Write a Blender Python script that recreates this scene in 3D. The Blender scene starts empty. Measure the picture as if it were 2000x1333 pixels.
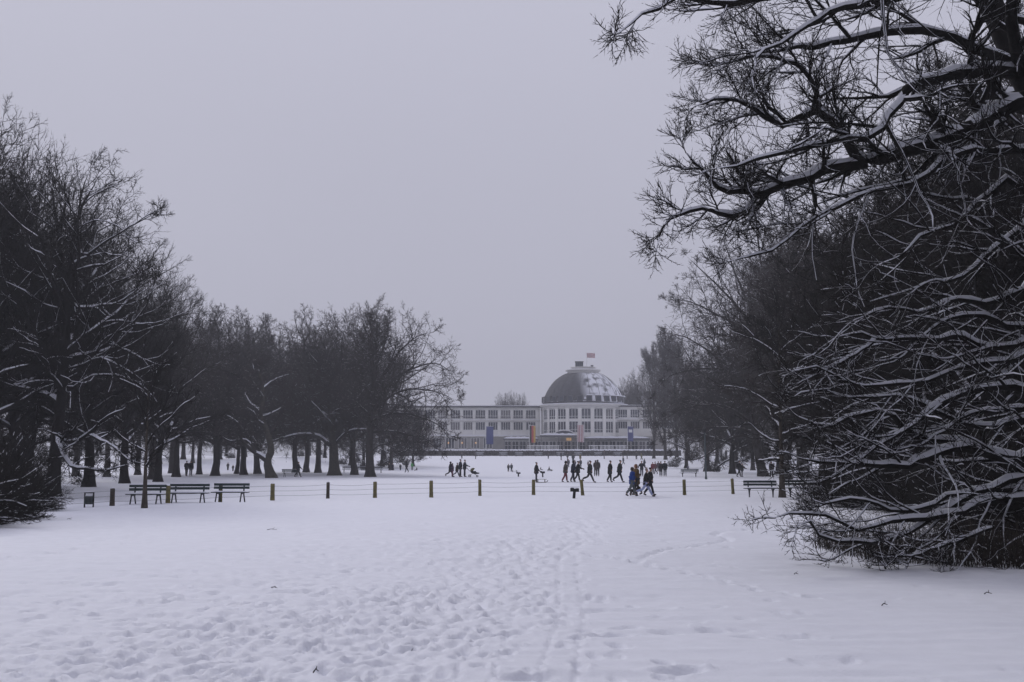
import bpy, bmesh, math, random
import numpy as np
from mathutils import Vector, Matrix

# ------------------------------------------------------------------ camera, sky, sun, exposure
SC = bpy.context.scene
COL = SC.collection
W, H = 2000.0, 1333.0
FPX = 2222.0                 # focal length in photo pixels (40 mm on a 36 mm sensor)
CAMZ = 2.1
HORIZON = 893.0
PITCH = math.atan((HORIZON - H / 2) / FPX)
cam = bpy.data.cameras.new('camera')
cam.lens = 36.0 * FPX / W
cam.sensor_width = 36.0
cam.clip_end = 6000
cam.clip_start = 0.1
camo = bpy.data.objects.new('camera', cam)
COL.objects.link(camo)
camo.location = (0, 0, CAMZ)
camo.rotation_euler = (math.pi / 2 + PITCH, 0, 0)
SC.camera = camo

SUN_EL, SUN_AZ = math.radians(36), math.radians(-34)     # azimuth from +Y, clockwise positive to +X
wd = bpy.data.worlds.new('World')
SC.world = wd
wd.use_nodes = True
nt = wd.node_tree
nt.nodes.clear()
n_out = nt.nodes.new('ShaderNodeOutputWorld')
n_bg = nt.nodes.new('ShaderNodeBackground')
n_sky = nt.nodes.new('ShaderNodeTexSky')
n_sky.sky_type = 'NISHITA'
n_sky.sun_disc = False
n_sky.sun_elevation = SUN_EL
n_sky.sun_rotation = SUN_AZ
n_sky.dust_density = 4
n_hs = nt.nodes.new('ShaderNodeHueSaturation')
n_hs.inputs['Saturation'].default_value = 0.12
n_hs.inputs['Value'].default_value = 0.5
n_tc = nt.nodes.new('ShaderNodeTexCoord')
n_sep = nt.nodes.new('ShaderNodeSeparateXYZ')
n_mr = nt.nodes.new('ShaderNodeMapRange')
n_mr.inputs['From Min'].default_value = 0.0
n_mr.inputs['From Max'].default_value = 1.0
n_mr.inputs['To Min'].default_value = 1.0
n_mr.inputs['To Max'].default_value = 1.65
n_cl = nt.nodes.new('ShaderNodeTexNoise')
n_cl.inputs['Scale'].default_value = 1.6
n_cl.inputs['Detail'].default_value = 3
n_clr = nt.nodes.new('ShaderNodeMapRange')
n_clr.inputs['To Min'].default_value = 0.93
n_clr.inputs['To Max'].default_value = 1.07
n_mul = nt.nodes.new('ShaderNodeMath'); n_mul.operation = 'MULTIPLY'
n_vm = nt.nodes.new('ShaderNodeVectorMath'); n_vm.operation = 'SCALE'
n_vm.inputs[0].default_value = (5.05, 5.06, 6.1)       # grey-violet cloud layer
n_mix = nt.nodes.new('ShaderNodeMix'); n_mix.data_type = 'RGBA'
n_mix.inputs['Factor'].default_value = 0.97
L = nt.links.new
L(n_tc.outputs['Generated'], n_sep.inputs[0])
n_pw = nt.nodes.new('ShaderNodeMath'); n_pw.operation = 'POWER'; n_pw.use_clamp = True; n_pw.inputs[1].default_value = 2.0
n_ab = nt.nodes.new('ShaderNodeMath'); n_ab.operation = 'MAXIMUM'; n_ab.inputs[1].default_value = 0.0
L(n_sep.outputs['Z'], n_ab.inputs[0]); L(n_ab.outputs[0], n_pw.inputs[0]); L(n_pw.outputs[0], n_mr.inputs['Value'])
L(n_tc.outputs['Generated'], n_cl.inputs['Vector'])
L(n_cl.outputs['Fac'], n_clr.inputs['Value'])
L(n_mr.outputs[0], n_mul.inputs[0]); L(n_clr.outputs[0], n_mul.inputs[1])
L(n_mul.outputs[0], n_vm.inputs['Scale'])
L(n_sky.outputs[0], n_hs.inputs['Color'])
L(n_hs.outputs[0], n_mix.inputs[6]); L(n_vm.outputs[0], n_mix.inputs[7])
L(n_mix.outputs[2], n_bg.inputs['Color'])
n_bg.inputs['Strength'].default_value = 0.1
L(n_bg.outputs[0], n_out.inputs[0])

sd = bpy.data.lights.new('sun', 'SUN')
sd.energy = 0.95
sd.angle = math.radians(15)
sd.color = (1.0, 0.97, 0.95)
so = bpy.data.objects.new('sun', sd)
COL.objects.link(so)
sdir = Vector((math.sin(SUN_AZ) * math.cos(SUN_EL), math.cos(SUN_AZ) * math.cos(SUN_EL), math.sin(SUN_EL)))
so.rotation_euler = (-sdir).to_track_quat('-Z', 'Y').to_euler()
so.location = sdir * 100

SC.view_settings.view_transform = 'Standard'
SC.view_settings.look = 'None'
SC.view_settings.exposure = -0.08
SC.view_settings.gamma = 1.0
SC.render.engine = 'CYCLES'
SC.cycles.use_denoising = True
SC.cycles.max_bounces = 5
SC.cycles.diffuse_bounces = 3
SC.cycles.volume_bounces = 0
SC.cycles.transparent_max_bounces = 4
SC.cycles.use_adaptive_sampling = True
SC.cycles.adaptive_threshold = 0.01

# ------------------------------------------------------------------ pixel -> place
_cp, _sp = math.cos(PITCH), math.sin(PITCH)
def ray(px, py):
    x = (px - W / 2) / FPX
    v = (H / 2 - py) / FPX
    return np.array((x, _cp - v * _sp, _sp + v * _cp))
def at(px, py, d):
    """point seen at pixel (px,py) standing d metres ahead"""
    r = ray(px, py)
    return np.array((0, 0, CAMZ)) + r * (d / r[1])
def sstep(a, b, x):
    t = np.clip((x - a) / (b - a), 0, 1)
    return t * t * (3 - 2 * t)
def gz(x, y):
    """large-scale terrain: flat meadow, low sledging slope up to the hotel"""
    x = np.asarray(x, float); y = np.asarray(y, float)
    y0 = 190 - 38 * sstep(-18, -48, x) - 10 * sstep(24, 60, x)
    z = 2.35 * sstep(y0, y0 + 82, y)
    z = z - 0.18 * sstep(95, 150, y) * (1 - sstep(150, 200, y))
    z = z + 0.10 * np.sin(x * 0.11 + 1.3) * np.sin(y * 0.07) * sstep(20, 60, y) * (1 - sstep(240, 270, y))
    z = z + 0.25 * np.sin(x * 0.16 + 0.4) * sstep(195, 225, y) * (1 - sstep(235, 262, y))
    return z
def ground_at(px, py):
    r = ray(px, py)
    o = np.array((0, 0, CAMZ))
    lo = 5.0
    if r[2] < -1e-4: lo = max(5.0, 0.7 * (CAMZ - 0.3) / (-r[2]) * r[1])
    lo = min(lo, 150.0)
    prev = lo
    d = lo
    while d < 275:
        p = o + r * (d / r[1])
        if p[2] < float(gz(p[0], p[1])):
            a, b = prev, d
            for _ in range(30):
                m = (a + b) / 2
                p = o + r * (m / r[1])
                if p[2] < float(gz(p[0], p[1])): b = m
                else: a = m
            p = o + r * (b / r[1])
            return np.array((p[0], p[1], float(gz(p[0], p[1]))))
        prev = d
        d *= 1.02
    p = o + r * (268 / r[1])
    return np.array((p[0], p[1], float(gz(p[0], p[1]))))
def on_ground(px, d):
    p = at(px, HORIZON, d)
    return np.array((p[0], p[1], float(gz(p[0], p[1]))))

# ------------------------------------------------------------------ materials
def mat(name, col, rough=0.85, vary=0.0, scale=6.0, bump=0.0, bscale=40.0, spec=0.3, metal=0.0):
    m = bpy.data.materials.new(name)
    m.use_nodes = True
    t = m.node_tree
    b = t.nodes['Principled BSDF']
    b.inputs['Roughness'].default_value = rough
    b.inputs['Specular IOR Level'].default_value = spec
    b.inputs['Metallic'].default_value = metal
    b.inputs['Base Color'].default_value = (*col, 1)
    if vary or bump:
        tc = t.nodes.new('ShaderNodeTexCoord')
        if vary:
            n = t.nodes.new('ShaderNodeTexNoise')
            n.inputs['Scale'].default_value = scale
            n.inputs['Detail'].default_value = 5
            r = t.nodes.new('ShaderNodeMapRange')
            r.inputs['From Min'].default_value = 0.3
            r.inputs['From Max'].default_value = 0.7
            r.inputs['To Min'].default_value = 1 - vary
            r.inputs['To Max'].default_value = 1 + vary
            v = t.nodes.new('ShaderNodeVectorMath'); v.operation = 'SCALE'
            v.inputs[0].default_value = col
            t.links.new(tc.outputs['Object'], n.inputs['Vector'])
            t.links.new(n.outputs['Fac'], r.inputs['Value'])
            t.links.new(r.outputs[0], v.inputs['Scale'])
            t.links.new(v.outputs[0], b.inputs['Base Color'])
        if bump:
            n2 = t.nodes.new('ShaderNodeTexNoise')
            n2.inputs['Scale'].default_value = bscale
            n2.inputs['Detail'].default_value = 4
            bm = t.nodes.new('ShaderNodeBump')
            bm.inputs['Strength'].default_value = bump
            bm.inputs['Distance'].default_value = 0.02
            t.links.new(tc.outputs['Object'], n2.inputs['Vector'])
            t.links.new(n2.outputs['Fac'], bm.inputs['Height'])
            t.links.new(bm.outputs[0], b.inputs['Normal'])
    return m

def snowy(name, col, lo=0.45, hi=0.8, nscale=2.5, nlo=0.42, nhi=0.6, snow=(0.80, 0.81, 0.86), axis=(0, 0, 1), vary=0.3, vscale=5, bump=0.0):
    """a surface with snow lying where it faces up (or the weather side)"""
    m = mat(name, col, 0.9, vary, vscale, bump, 12)
    t = m.node_tree
    b = t.nodes['Principled BSDF']
    src = b.inputs['Base Color'].links[0].from_socket
    g = t.nodes.new('ShaderNodeNewGeometry')
    d = t.nodes.new('ShaderNodeVectorMath'); d.operation = 'DOT_PRODUCT'
    d.inputs[1].default_value = axis
    r = t.nodes.new('ShaderNodeMapRange'); r.interpolation_type = 'SMOOTHSTEP'
    r.inputs['From Min'].default_value = lo
    r.inputs['From Max'].default_value = hi
    n = t.nodes.new('ShaderNodeTexNoise')
    n.inputs['Scale'].default_value = nscale
    n.inputs['Detail'].default_value = 4
    tc = t.nodes.new('ShaderNodeTexCoord')
    r2 = t.nodes.new('ShaderNodeMapRange'); r2.interpolation_type = 'SMOOTHSTEP'
    r2.inputs['From Min'].default_value = nlo
    r2.inputs['From Max'].default_value = nhi
    mu = t.nodes.new('ShaderNodeMath'); mu.operation = 'MULTIPLY'
    mx = t.nodes.new('ShaderNodeMix'); mx.data_type = 'RGBA'
    mx.inputs[7].default_value = (*snow, 1)
    k = t.links.new
    k(g.outputs['Normal'], d.inputs[0]); k(d.outputs['Value'], r.inputs['Value'])
    k(tc.outputs['Object'], n.inputs['Vector']); k(n.outputs['Fac'], r2.inputs['Value'])
    k(r.outputs[0], mu.inputs[0]); k(r2.outputs[0], mu.inputs[1])
    k(mu.outputs[0], mx.inputs['Factor']); k(src, mx.inputs[6]); k(mx.outputs[2], b.inputs['Base Color'])
    return m

M = {}
M['snow'] = mat('snow', (0.80, 0.81, 0.87), 0.75, 0.03, 3, 0.35, 30, 0.25)
M['snow_cap'] = mat('snow_cap', (0.80, 0.81, 0.87), 0.8, 0.03, 6, 0.2, 30, 0.2)
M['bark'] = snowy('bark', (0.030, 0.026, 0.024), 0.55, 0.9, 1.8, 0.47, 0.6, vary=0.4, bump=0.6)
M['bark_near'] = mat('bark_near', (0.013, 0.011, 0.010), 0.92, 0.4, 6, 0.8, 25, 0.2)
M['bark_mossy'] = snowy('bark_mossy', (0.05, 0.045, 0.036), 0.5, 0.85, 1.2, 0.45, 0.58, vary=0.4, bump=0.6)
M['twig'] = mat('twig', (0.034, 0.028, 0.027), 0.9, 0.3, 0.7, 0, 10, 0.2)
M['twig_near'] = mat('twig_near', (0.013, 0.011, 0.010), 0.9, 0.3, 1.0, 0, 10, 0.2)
M['twig_red'] = mat('twig_red', (0.050, 0.034, 0.032), 0.9, 0.3, 0.7, 0, 10, 0.2)
M['render_wall'] = mat('render_wall', (0.76, 0.75, 0.72), 0.9, 0.08, 0.4)
M['stone_wall'] = mat('stone_wall', (0.30, 0.29, 0.28), 0.9, 0.15, 0.7)
M['stone_trim'] = mat('stone_trim', (0.60, 0.59, 0.57), 0.9, 0.08, 0.8)
M['panel'] = mat('panel', (0.70, 0.69, 0.67), 0.85, 0.06, 0.5)
M['frame_white'] = mat('frame_white', (0.74, 0.74, 0.74), 0.6, 0.05, 1)
M['glass'] = mat('glass', (0.035, 0.04, 0.055), 0.12, 0.3, 0.3, 0, 10, 0.5)
M['glass_curtain'] = mat('glass_curtain', (0.12, 0.115, 0.12), 0.2, 0.4, 0.8, 0, 10, 0.5)
M['glass_pale'] = mat('glass_pale', (0.07, 0.075, 0.09), 0.15, 0.5, 0.6, 0, 10, 0.5)
M['dark_trim'] = mat('dark_trim', (0.09, 0.09, 0.095), 0.8, 0.15, 1)
M['dome_slate'] = snowy('dome_slate', (0.075, 0.075, 0.082), 0.14, 0.50, 0.55, 0.30, 0.56, axis=(0.93, -0.20, 0.30), vary=0.25, vscale=1.5, bump=0.5)
M['copper_dark'] = mat('copper_dark', (0.10, 0.11, 0.11), 0.7, 0.2, 1)
M['lamp_warm'] = bpy.data.materials.new('lamp_warm')
M['lamp_warm'].use_nodes = True
_b = M['lamp_warm'].node_tree.nodes['Principled BSDF']
_b.inputs['Base Color'].default_value = (0.8, 0.5, 0.2, 1)
_b.inputs['Emission Color'].default_value = (1, 0.55, 0.2, 1)
_b.inputs['Emission Strength'].default_value = 0.35
M['hedge'] = snowy('hedge', (0.040, 0.037, 0.036), 0.75, 0.95, 1.5, 0.55, 0.7, vary=0.45, vscale=2.5)
M['bench_green'] = mat('bench_green', (0.012, 0.028, 0.028), 0.6, 0.3, 3, 0, 10, 0.4)
M['bench_iron'] = mat('bench_iron', (0.02, 0.024, 0.026), 0.6, 0.2, 5)
M['bench_grey'] = mat('bench_grey', (0.07, 0.075, 0.08), 0.7, 0.2, 5)
M['post_wood'] = mat('post_wood', (0.15, 0.13, 0.055), 0.95, 0.45, 7, 0.8, 30)
M['post_dark'] = mat('post_dark', (0.06, 0.05, 0.04), 0.95, 0.4, 7, 0.8, 30)
M['wire'] = mat('wire', (0.10, 0.10, 0.10), 0.6, 0.2, 3)
M['metal_black'] = mat('metal_black', (0.012, 0.012, 0.014), 0.5, 0.2, 5)
M['bin_grey'] = mat('bin_grey', (0.06, 0.08, 0.085), 0.6, 0.2, 6)
M['dead_stalk'] = mat('dead_stalk', (0.045, 0.036, 0.030), 0.95, 0.4, 1.5)
M['skin'] = mat('skin', (0.45, 0.28, 0.21), 0.6)
M['rubber'] = mat('rubber', (0.015, 0.015, 0.017), 0.8)
CLOTH = {}
def cloth(col):
    k = tuple(round(c, 3) for c in col)
    if k not in CLOTH:
        CLOTH[k] = mat('cloth_%d' % len(CLOTH), col, 0.9, 0.15, 8)
    return CLOTH[k]

# ------------------------------------------------------------------ object helpers
def link(name, me, parent=None, loc=None):
    o = bpy.data.objects.new(name, me)
    COL.objects.link(o)
    if parent is not None: o.parent = parent
    if loc is not None: o.location = loc
    return o
def thing(name, label, cat, loc=(0, 0, 0), rz=0.0, group=None):
    o = bpy.data.objects.new(name, None)
    COL.objects.link(o)
    o.empty_display_size = 0.2
    o.location = loc
    o.rotation_euler = (0, 0, rz)
    tag(o, label, cat, group)
    return o
def tag(o, label=None, cat=None, group=None, kind=None):
    if label: o['label'] = label
    if cat: o['category'] = cat
    if group: o['group'] = group
    if kind: o['kind'] = kind
    return o
def copy_tree(o, parent=None):
    c = o.copy()
    COL.objects.link(c)
    if parent is not None: c.parent = parent
    for ch in list(o.children): copy_tree(ch, c)
    return c

def np_mesh(name, verts, faces_list, mats, smooth=True, mat_idx=None):
    """faces_list: list of int arrays (n,k)"""
    me = bpy.data.meshes.new(name)
    verts = np.asarray(verts, np.float32)
    me.vertices.add(len(verts))
    me.vertices.foreach_set('co', verts.ravel())
    loops = np.concatenate([f.ravel() for f in faces_list]) if faces_list else np.zeros(0, int)
    tot = np.concatenate([np.full(len(f), f.shape[1]) for f in faces_list])
    start = np.concatenate(([0], np.cumsum(tot)[:-1]))
    me.loops.add(len(loops))
    me.loops.foreach_set('vertex_index', loops.astype(np.int32))
    me.polygons.add(len(tot))
    me.polygons.foreach_set('loop_start', start.astype(np.int32))
    me.polygons.foreach_set('loop_total', tot.astype(np.int32))
    me.polygons.foreach_set('use_smooth', np.full(len(tot), smooth, bool))
    for m in mats: me.materials.append(m)
    if mat_idx is not None: me.polygons.foreach_set('material_index', mat_idx.astype(np.int32))
    me.update(calc_edges=True)
    me.validate()
    return me

class MB:
    """collects boxes, prisms and tubes into one mesh"""
    def __init__(s): s.v = []; s.f = []
    def add(s, vs, fs):
        o = len(s.v)
        s.v.extend([tuple(map(float, v)) for v in vs]); s.f.extend([tuple(i + o for i in f) for f in fs])
        return s
    def box(s, x0, x1, y0, y1, z0, z1):
        return s.add([(x0, y0, z0), (x1, y0, z0), (x1, y1, z0), (x0, y1, z0), (x0, y0, z1), (x1, y0, z1), (x1, y1, z1), (x0, y1, z1)],
                     [(0, 3, 2, 1), (4, 5, 6, 7), (0, 1, 5, 4), (1, 2, 6, 5), (2, 3, 7, 6), (3, 0, 4, 7)])
    def tube(s, pts, rad, n=8, cap=True):
        pts = [Vector(p) for p in pts]
        if not hasattr(rad, '__len__'): rad = [rad] * len(pts)
        vs = []; fs = []
        for i, p in enumerate(pts):
            t = (pts[min(i + 1, len(pts) - 1)] - pts[max(i - 1, 0)]).normalized()
            ref = Vector((0, 0, 1)) if abs(t.z) < 0.9 else Vector((1, 0, 0))
            a = t.cross(ref).normalized(); b = t.cross(a).normalized()
            for k in range(n):
                w = 2 * math.pi * k / n
                vs.append(p + (a * math.cos(w) + b * math.sin(w)) * rad[i])
        for i in range(len(pts) - 1):
            for k in range(n):
                fs.append((i * n + k, i * n + (k + 1) % n, (i + 1) * n + (k + 1) % n, (i + 1) * n + k))
        if cap:
            fs.append(tuple(range(n - 1, -1, -1))); fs.append(tuple(range((len(pts) - 1) * n, len(pts) * n)))
        return s.add(vs, fs)
    def prism(s, poly, y0, y1):
        """poly in x,z extruded along y"""
        n = len(poly)
        vs = [(x, y0, z) for x, z in poly] + [(x, y1, z) for x, z in poly]
        fs = [tuple(range(n)), tuple(range(2 * n - 1, n - 1, -1))]
        for i in range(n): fs.append((i, i + n, (i + 1) % n + n, (i + 1) % n))
        return s.add(vs, fs)
    def lathe(s, prof, cx=0, cy=0, n=24, a0=0.0, a1=2 * math.pi, cap=True):
        full = abs(a1 - a0 - 2 * math.pi) < 1e-6
        m = n if full else n + 1
        vs = []
        for r, z in prof:
            for k in range(m):
                w = a0 + (a1 - a0) * k / n
                vs.append((cx + r * math.sin(w), cy - r * math.cos(w), z))
        fs = []
        for i in range(len(prof) - 1):
            for k in range(n):
                k2 = (k + 1) % m
                fs.append((i * m + k, i * m + k2, (i + 1) * m + k2, (i + 1) * m + k))
        if cap and full:
            fs.append(tuple(range(m - 1, -1, -1))); fs.append(tuple(range((len(prof) - 1) * m, len(prof) * m)))
        return s.add(vs, fs)
    def xform(s, mtx):
        s.v = [tuple(mtx @ Vector(v)) for v in s.v]
        return s
    def build(s, name, m, parent=None, smooth=False, bevel=0.0, loc=None):
        me = bpy.data.meshes.new(name)
        me.from_pydata(s.v, [], s.f)
        bm = bmesh.new(); bm.from_mesh(me)
        bmesh.ops.recalc_face_normals(bm, faces=bm.faces)
        if bevel: bmesh.ops.bevel(bm, geom=bm.edges[:], offset=bevel, segments=2, affect='EDGES', clamp_overlap=True)
        bm.to_mesh(me); bm.free()
        me.materials.append(m)
        if smooth: me.polygons.foreach_set('use_smooth', np.ones(len(me.polygons), bool))
        me.update()
        return link(name, me, parent, loc)

# ------------------------------------------------------------------ ground: snow meadow with trodden tracks
RNG = np.random.default_rng(7)
def upsample(g, shape, ex=None):
    """smooth bicubic-like resize of a random grid"""
    gy, gx = g.shape
    yy = np.linspace(0, gy - 1.001, shape[0]); xx = np.linspace(0, gx - 1.001, shape[1])
    y0 = yy.astype(int); x0 = xx.astype(int)
    fy = yy - y0; fx = xx - x0
    fy = fy * fy * (3 - 2 * fy); fx = fx * fx * (3 - 2 * fx)
    a = g[y0] * (1 - fy)[:, None] + g[np.minimum(y0 + 1, gy - 1)] * fy[:, None]
    return a[:, x0] * (1 - fx)[None] + a[:, np.minimum(x0 + 1, gx - 1)] * fx[None]
GX0, GX1, GY0, GY1, GRES = -36.0, 36.0, 6.0, 78.0, 0.04
NXr, NYr = int((GX1 - GX0) / GRES), int((GY1 - GY0) / GRES)
def nz(sx, sy):
    return upsample(RNG.standard_normal((int((GY1 - GY0) / sy) + 2, int((GX1 - GX0) / sx) + 2)).astype(np.float32), (NYr, NXr)).astype(np.float32)
hf = 0.030 * nz(5, 4) + 0.012 * nz(1.6, 1.1) + 0.012 * nz(1.5, 0.24) + 0.005 * nz(0.6, 0.14)
tread = np.zeros((NYr, NXr), np.float32)
def stamp(x, y, ang, ln, wd_, depth):
    ix = int((x - GX0) / GRES); iy = int((y - GY0) / GRES)
    r = int(max(ln, wd_) / GRES) + 4
    if ix - r < 0 or iy - r < 0 or ix + r >= NXr or iy + r >= NYr: return
    k = np.arange(-r, r + 1) * GRES
    X, Y = np.meshgrid(k, k)
    u = (X * math.cos(ang) + Y * math.sin(ang)) / (ln * 0.5)
    v = (-X * math.sin(ang) + Y * math.cos(ang)) / (wd_ * 0.5)
    q = np.sqrt(u * u + v * v)
    hf[iy - r:iy + r + 1, ix - r:ix + r + 1] += -depth * np.exp(-q ** 6) * (1 + 0.35 * u) + depth * 0.3 * np.exp(-((q - 1.4) / 0.28) ** 2) * (0.4 + 0.6 * RNG.uniform(0, 1, q.shape))
    tread[iy - r:iy + r + 1, ix - r:ix + r + 1] += 0.5 * np.exp(-(q * 0.6) ** 2)
def gline(pxs):
    return [ground_at(*p)[:2] for p in pxs]
def walk_along(pl, width, n, depth=(0.012, 0.034), ln=0.27, wdt=0.12):
    pl = np.array(pl)
    seg = np.linalg.norm(np.diff(pl, axis=0), axis=1)
    cum = np.concatenate(([0], np.cumsum(seg)))
    for _ in range(n):
        s = RNG.uniform(0, cum[-1])
        i = min(np.searchsorted(cum, s, 'right') - 1, len(seg) - 1)
        t = (s - cum[i]) / seg[i]
        p = pl[i] * (1 - t) + pl[i + 1] * t
        d = (pl[i + 1] - pl[i]) / seg[i]
        off = RNG.normal(0, width)
        a = math.atan2(d[1], d[0]) + RNG.normal(0, 0.35)
        stamp(p[0] - d[1] * off, p[1] + d[0] * off, a, ln * RNG.uniform(0.6, 1.3), wdt * RNG.uniform(0.75, 1.3), RNG.uniform(*depth) * RNG.choice([0.5, 1.0, 1.0, 1.7]))
def single_track(pl, step=0.62, gauge=0.13, depth=0.05, ln=0.30, wdt=0.13):
    pl = np.array(pl)
    seg = np.linalg.norm(np.diff(pl, axis=0), axis=1)
    cum = np.concatenate(([0], np.cumsum(seg)))
    side = 1
    for s in np.arange(0, cum[-1], step):
        i = min(np.searchsorted(cum, s, 'right') - 1, len(seg) - 1)
        t = (s - cum[i]) / seg[i]
        p = pl[i] * (1 - t) + pl[i + 1] * t
        d = (pl[i + 1] - pl[i]) / seg[i]
        side = -side
        stamp(p[0] - d[1] * gauge * side, p[1] + d[0] * gauge * side, math.atan2(d[1], d[0]) + RNG.normal(0, 0.12), ln, wdt, depth * RNG.uniform(0.7, 1.2))
P_main = gline([(430, 1400), (620, 1330), (800, 1190), (930, 1110), (1060, 1045), (1180, 985)])
walk_along(P_main, 0.7, 2600)
walk_along(gline([(700, 1400), (860, 1240), (960, 1130), (1050, 1070), (1150, 1010)]), 0.5, 900)
walk_along(gline([(-150, 1110), (120, 1075), (330, 1030), (520, 992), (760, 978)]), 0.6, 900, (0.015, 0.04))
walk_along(gline([(-200, 1230), (250, 1160), (620, 1105), (980, 1045)]), 2.2, 1500, (0.012, 0.035))
walk_along(gline([(-200, 1400), (200, 1290), (560, 1220), (900, 1150)]), 1.3, 1500, (0.012, 0.04))
walk_along(gline([(300, 1000), (700, 985), (1100, 980), (1500, 978)]), 0.7, 700, (0.01, 0.03))
walk_along(gline([(560, 1040), (820, 1020), (1120, 1005), (1420, 1010)]), 2.5, 700, (0.01, 0.03))
for off in (0, 14):
    single_track(gline([(980 + off, 1120), (1030 + off, 1170), (1090 + off, 1215), (1180 + off, 1265), (1300 + off, 1310), (1420 + off, 1370)]))
single_track(gline([(1010, 1090), (1060, 1180), (1150, 1290), (1250, 1400)]))
single_track(gline([(1150, 1230), (1280, 1228), (1420, 1235), (1600, 1248)]), 0.5, 0.16, 0.05, 0.36, 0.2)
single_track(gline([(1040, 1110), (1160, 1045), (1240, 990)]))
snake = gline([(1150, 1085), (1250, 1099), (1275, 1086), (1310, 1074), (1375, 1064), (1420, 1056), (1424, 1049), (1396, 1044), (1410, 1038), (1500, 1031)])
single_track(snake, 0.22, 0.05, 0.06, 0.36, 0.2)
single_track(gline([(1250, 1099), (1330, 1118), (1450, 1145), (1600, 1170)]), 0.4, 0.08, 0.05, 0.3, 0.16)
for o in (0, 12):
    single_track(gline([(1128 + o, 1018), (1150 + o, 1038), (1172 + o, 1060)]), 0.15, 0.01, 0.04, 0.25, 0.08)
for _ in range(900):
    stamp(RNG.uniform(-30, 8), RNG.uniform(11, 60), RNG.uniform(0, 6.3), 0.3, 0.16, RNG.uniform(0.008, 0.03))
for px, py in ((800, 1268), (1190, 1240), (990, 1236), (1325, 1310), (160, 1290), (380, 1222), (1030, 1325)):
    g = ground_at(px, py)
    stamp(g[0], g[1], 0.3, 0.5, 0.28, 0.07)
tread = np.clip(tread, 0, 1.3)
for pl, gauge in (([(900, 1400), (985, 1190), (1060, 1090), (1190, 1000), (1260, 985)], 0.18), ([(1090, 1330), (1120, 1200), (1110, 1100), (1130, 1020)], 0.17), ([(200, 1330), (520, 1180), (840, 1070), (1090, 1000)], 0.18)):
    c = np.array(gline(pl)); 
    seg = np.linalg.norm(np.diff(c, axis=0), axis=1); cum = np.concatenate(([0], np.cumsum(seg)))
    for sgn in (-1, 1):
        for sv in np.arange(0, cum[-1], 0.12):
            i_ = min(np.searchsorted(cum, sv, 'right') - 1, len(seg) - 1)
            dd_ = (c[i_ + 1] - c[i_]) / seg[i_]; p_ = c[i_] + dd_ * (sv - cum[i_])
            stamp(p_[0] - dd_[1] * gauge * sgn, p_[1] + dd_[0] * gauge * sgn, math.atan2(dd_[1], dd_[0]), 0.22, 0.07, 0.016)
crumb = (RNG.uniform(0, 1, hf.shape) < 0.018 * np.clip(tread, 0, 1)).astype(np.float32) * RNG.uniform(0.01, 0.035, hf.shape).astype(np.float32)
crumb[1:-1, 1:-1] = crumb[1:-1, 1:-1] + 0.7 * (crumb[:-2, 1:-1] + crumb[2:, 1:-1] + crumb[1:-1, :-2] + crumb[1:-1, 2:])
hf += crumb
hf += tread * (0.008 * nz(0.14, 0.14) + 0.010 * nz(0.08, 0.08))
def micro(x, y):
    fx = np.clip((x - GX0) / GRES, 0, NXr - 1.01); fy = np.clip((y - GY0) / GRES, 0, NYr - 1.01)
    ix = fx.astype(int); iy = fy.astype(int); fx = fx - ix; fy = fy - iy
    ix1 = np.minimum(ix + 1, NXr - 1); iy1 = np.minimum(iy + 1, NYr - 1)
    h = (hf[iy, ix] * (1 - fx) + hf[iy, ix1] * fx) * (1 - fy) + (hf[iy1, ix] * (1 - fx) + hf[iy1, ix1] * fx) * fy
    w = sstep(GX0, GX0 + 4, x) * (1 - sstep(GX1 - 4, GX1, x)) * sstep(GY0, GY0 + 1, y) * (1 - sstep(GY1 - 12, GY1 - 1, y))
    return h * w
def ztop(x, y):
    return float(gz(x, y) + micro(np.array([x]), np.array([y]))[0])

def build_ground():
    fa = np.radians(np.linspace(-30, 30, 400))
    ca = np.radians(np.linspace(30, 330, 60))[1:-1]
    ang = np.concatenate((fa, ca))
    rr = [9.0]
    while rr[-1] < 72: rr.append(rr[-1] + 0.040 * (rr[-1] / 10) ** 1.42)
    while rr[-1] < 300: rr.append(rr[-1] * 1.018)
    while rr[-1] < 5000: rr.append(rr[-1] * 1.25)
    rr = np.array([0.5, 3.0, 6.0] + rr)
    A, R = np.meshgrid(ang, rr)
    X = R * np.sin(A); Y = R * np.cos(A)
    Z = gz(X, Y) + micro(X, Y)
    n = len(ang); m = len(rr)
    V = np.stack((X, Y, Z), -1).reshape(-1, 3)
    i = np.arange(m - 1)[:, None] * n; k = np.arange(n)[None]; k2 = (k + 1) % n
    Q = np.stack((i + k, i + n + k, i + n + k2, i + k2), -1).reshape(-1, 4)
    cap = np.arange(n)[None]
    me = np_mesh('snow_ground', V, [Q[:, ::-1], cap], [M['snow']])
    o = link('snow_ground', me)
    tag(o, kind='structure')
    print('ground tris', len(Q) * 2, len(rr))
build_ground()

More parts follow.
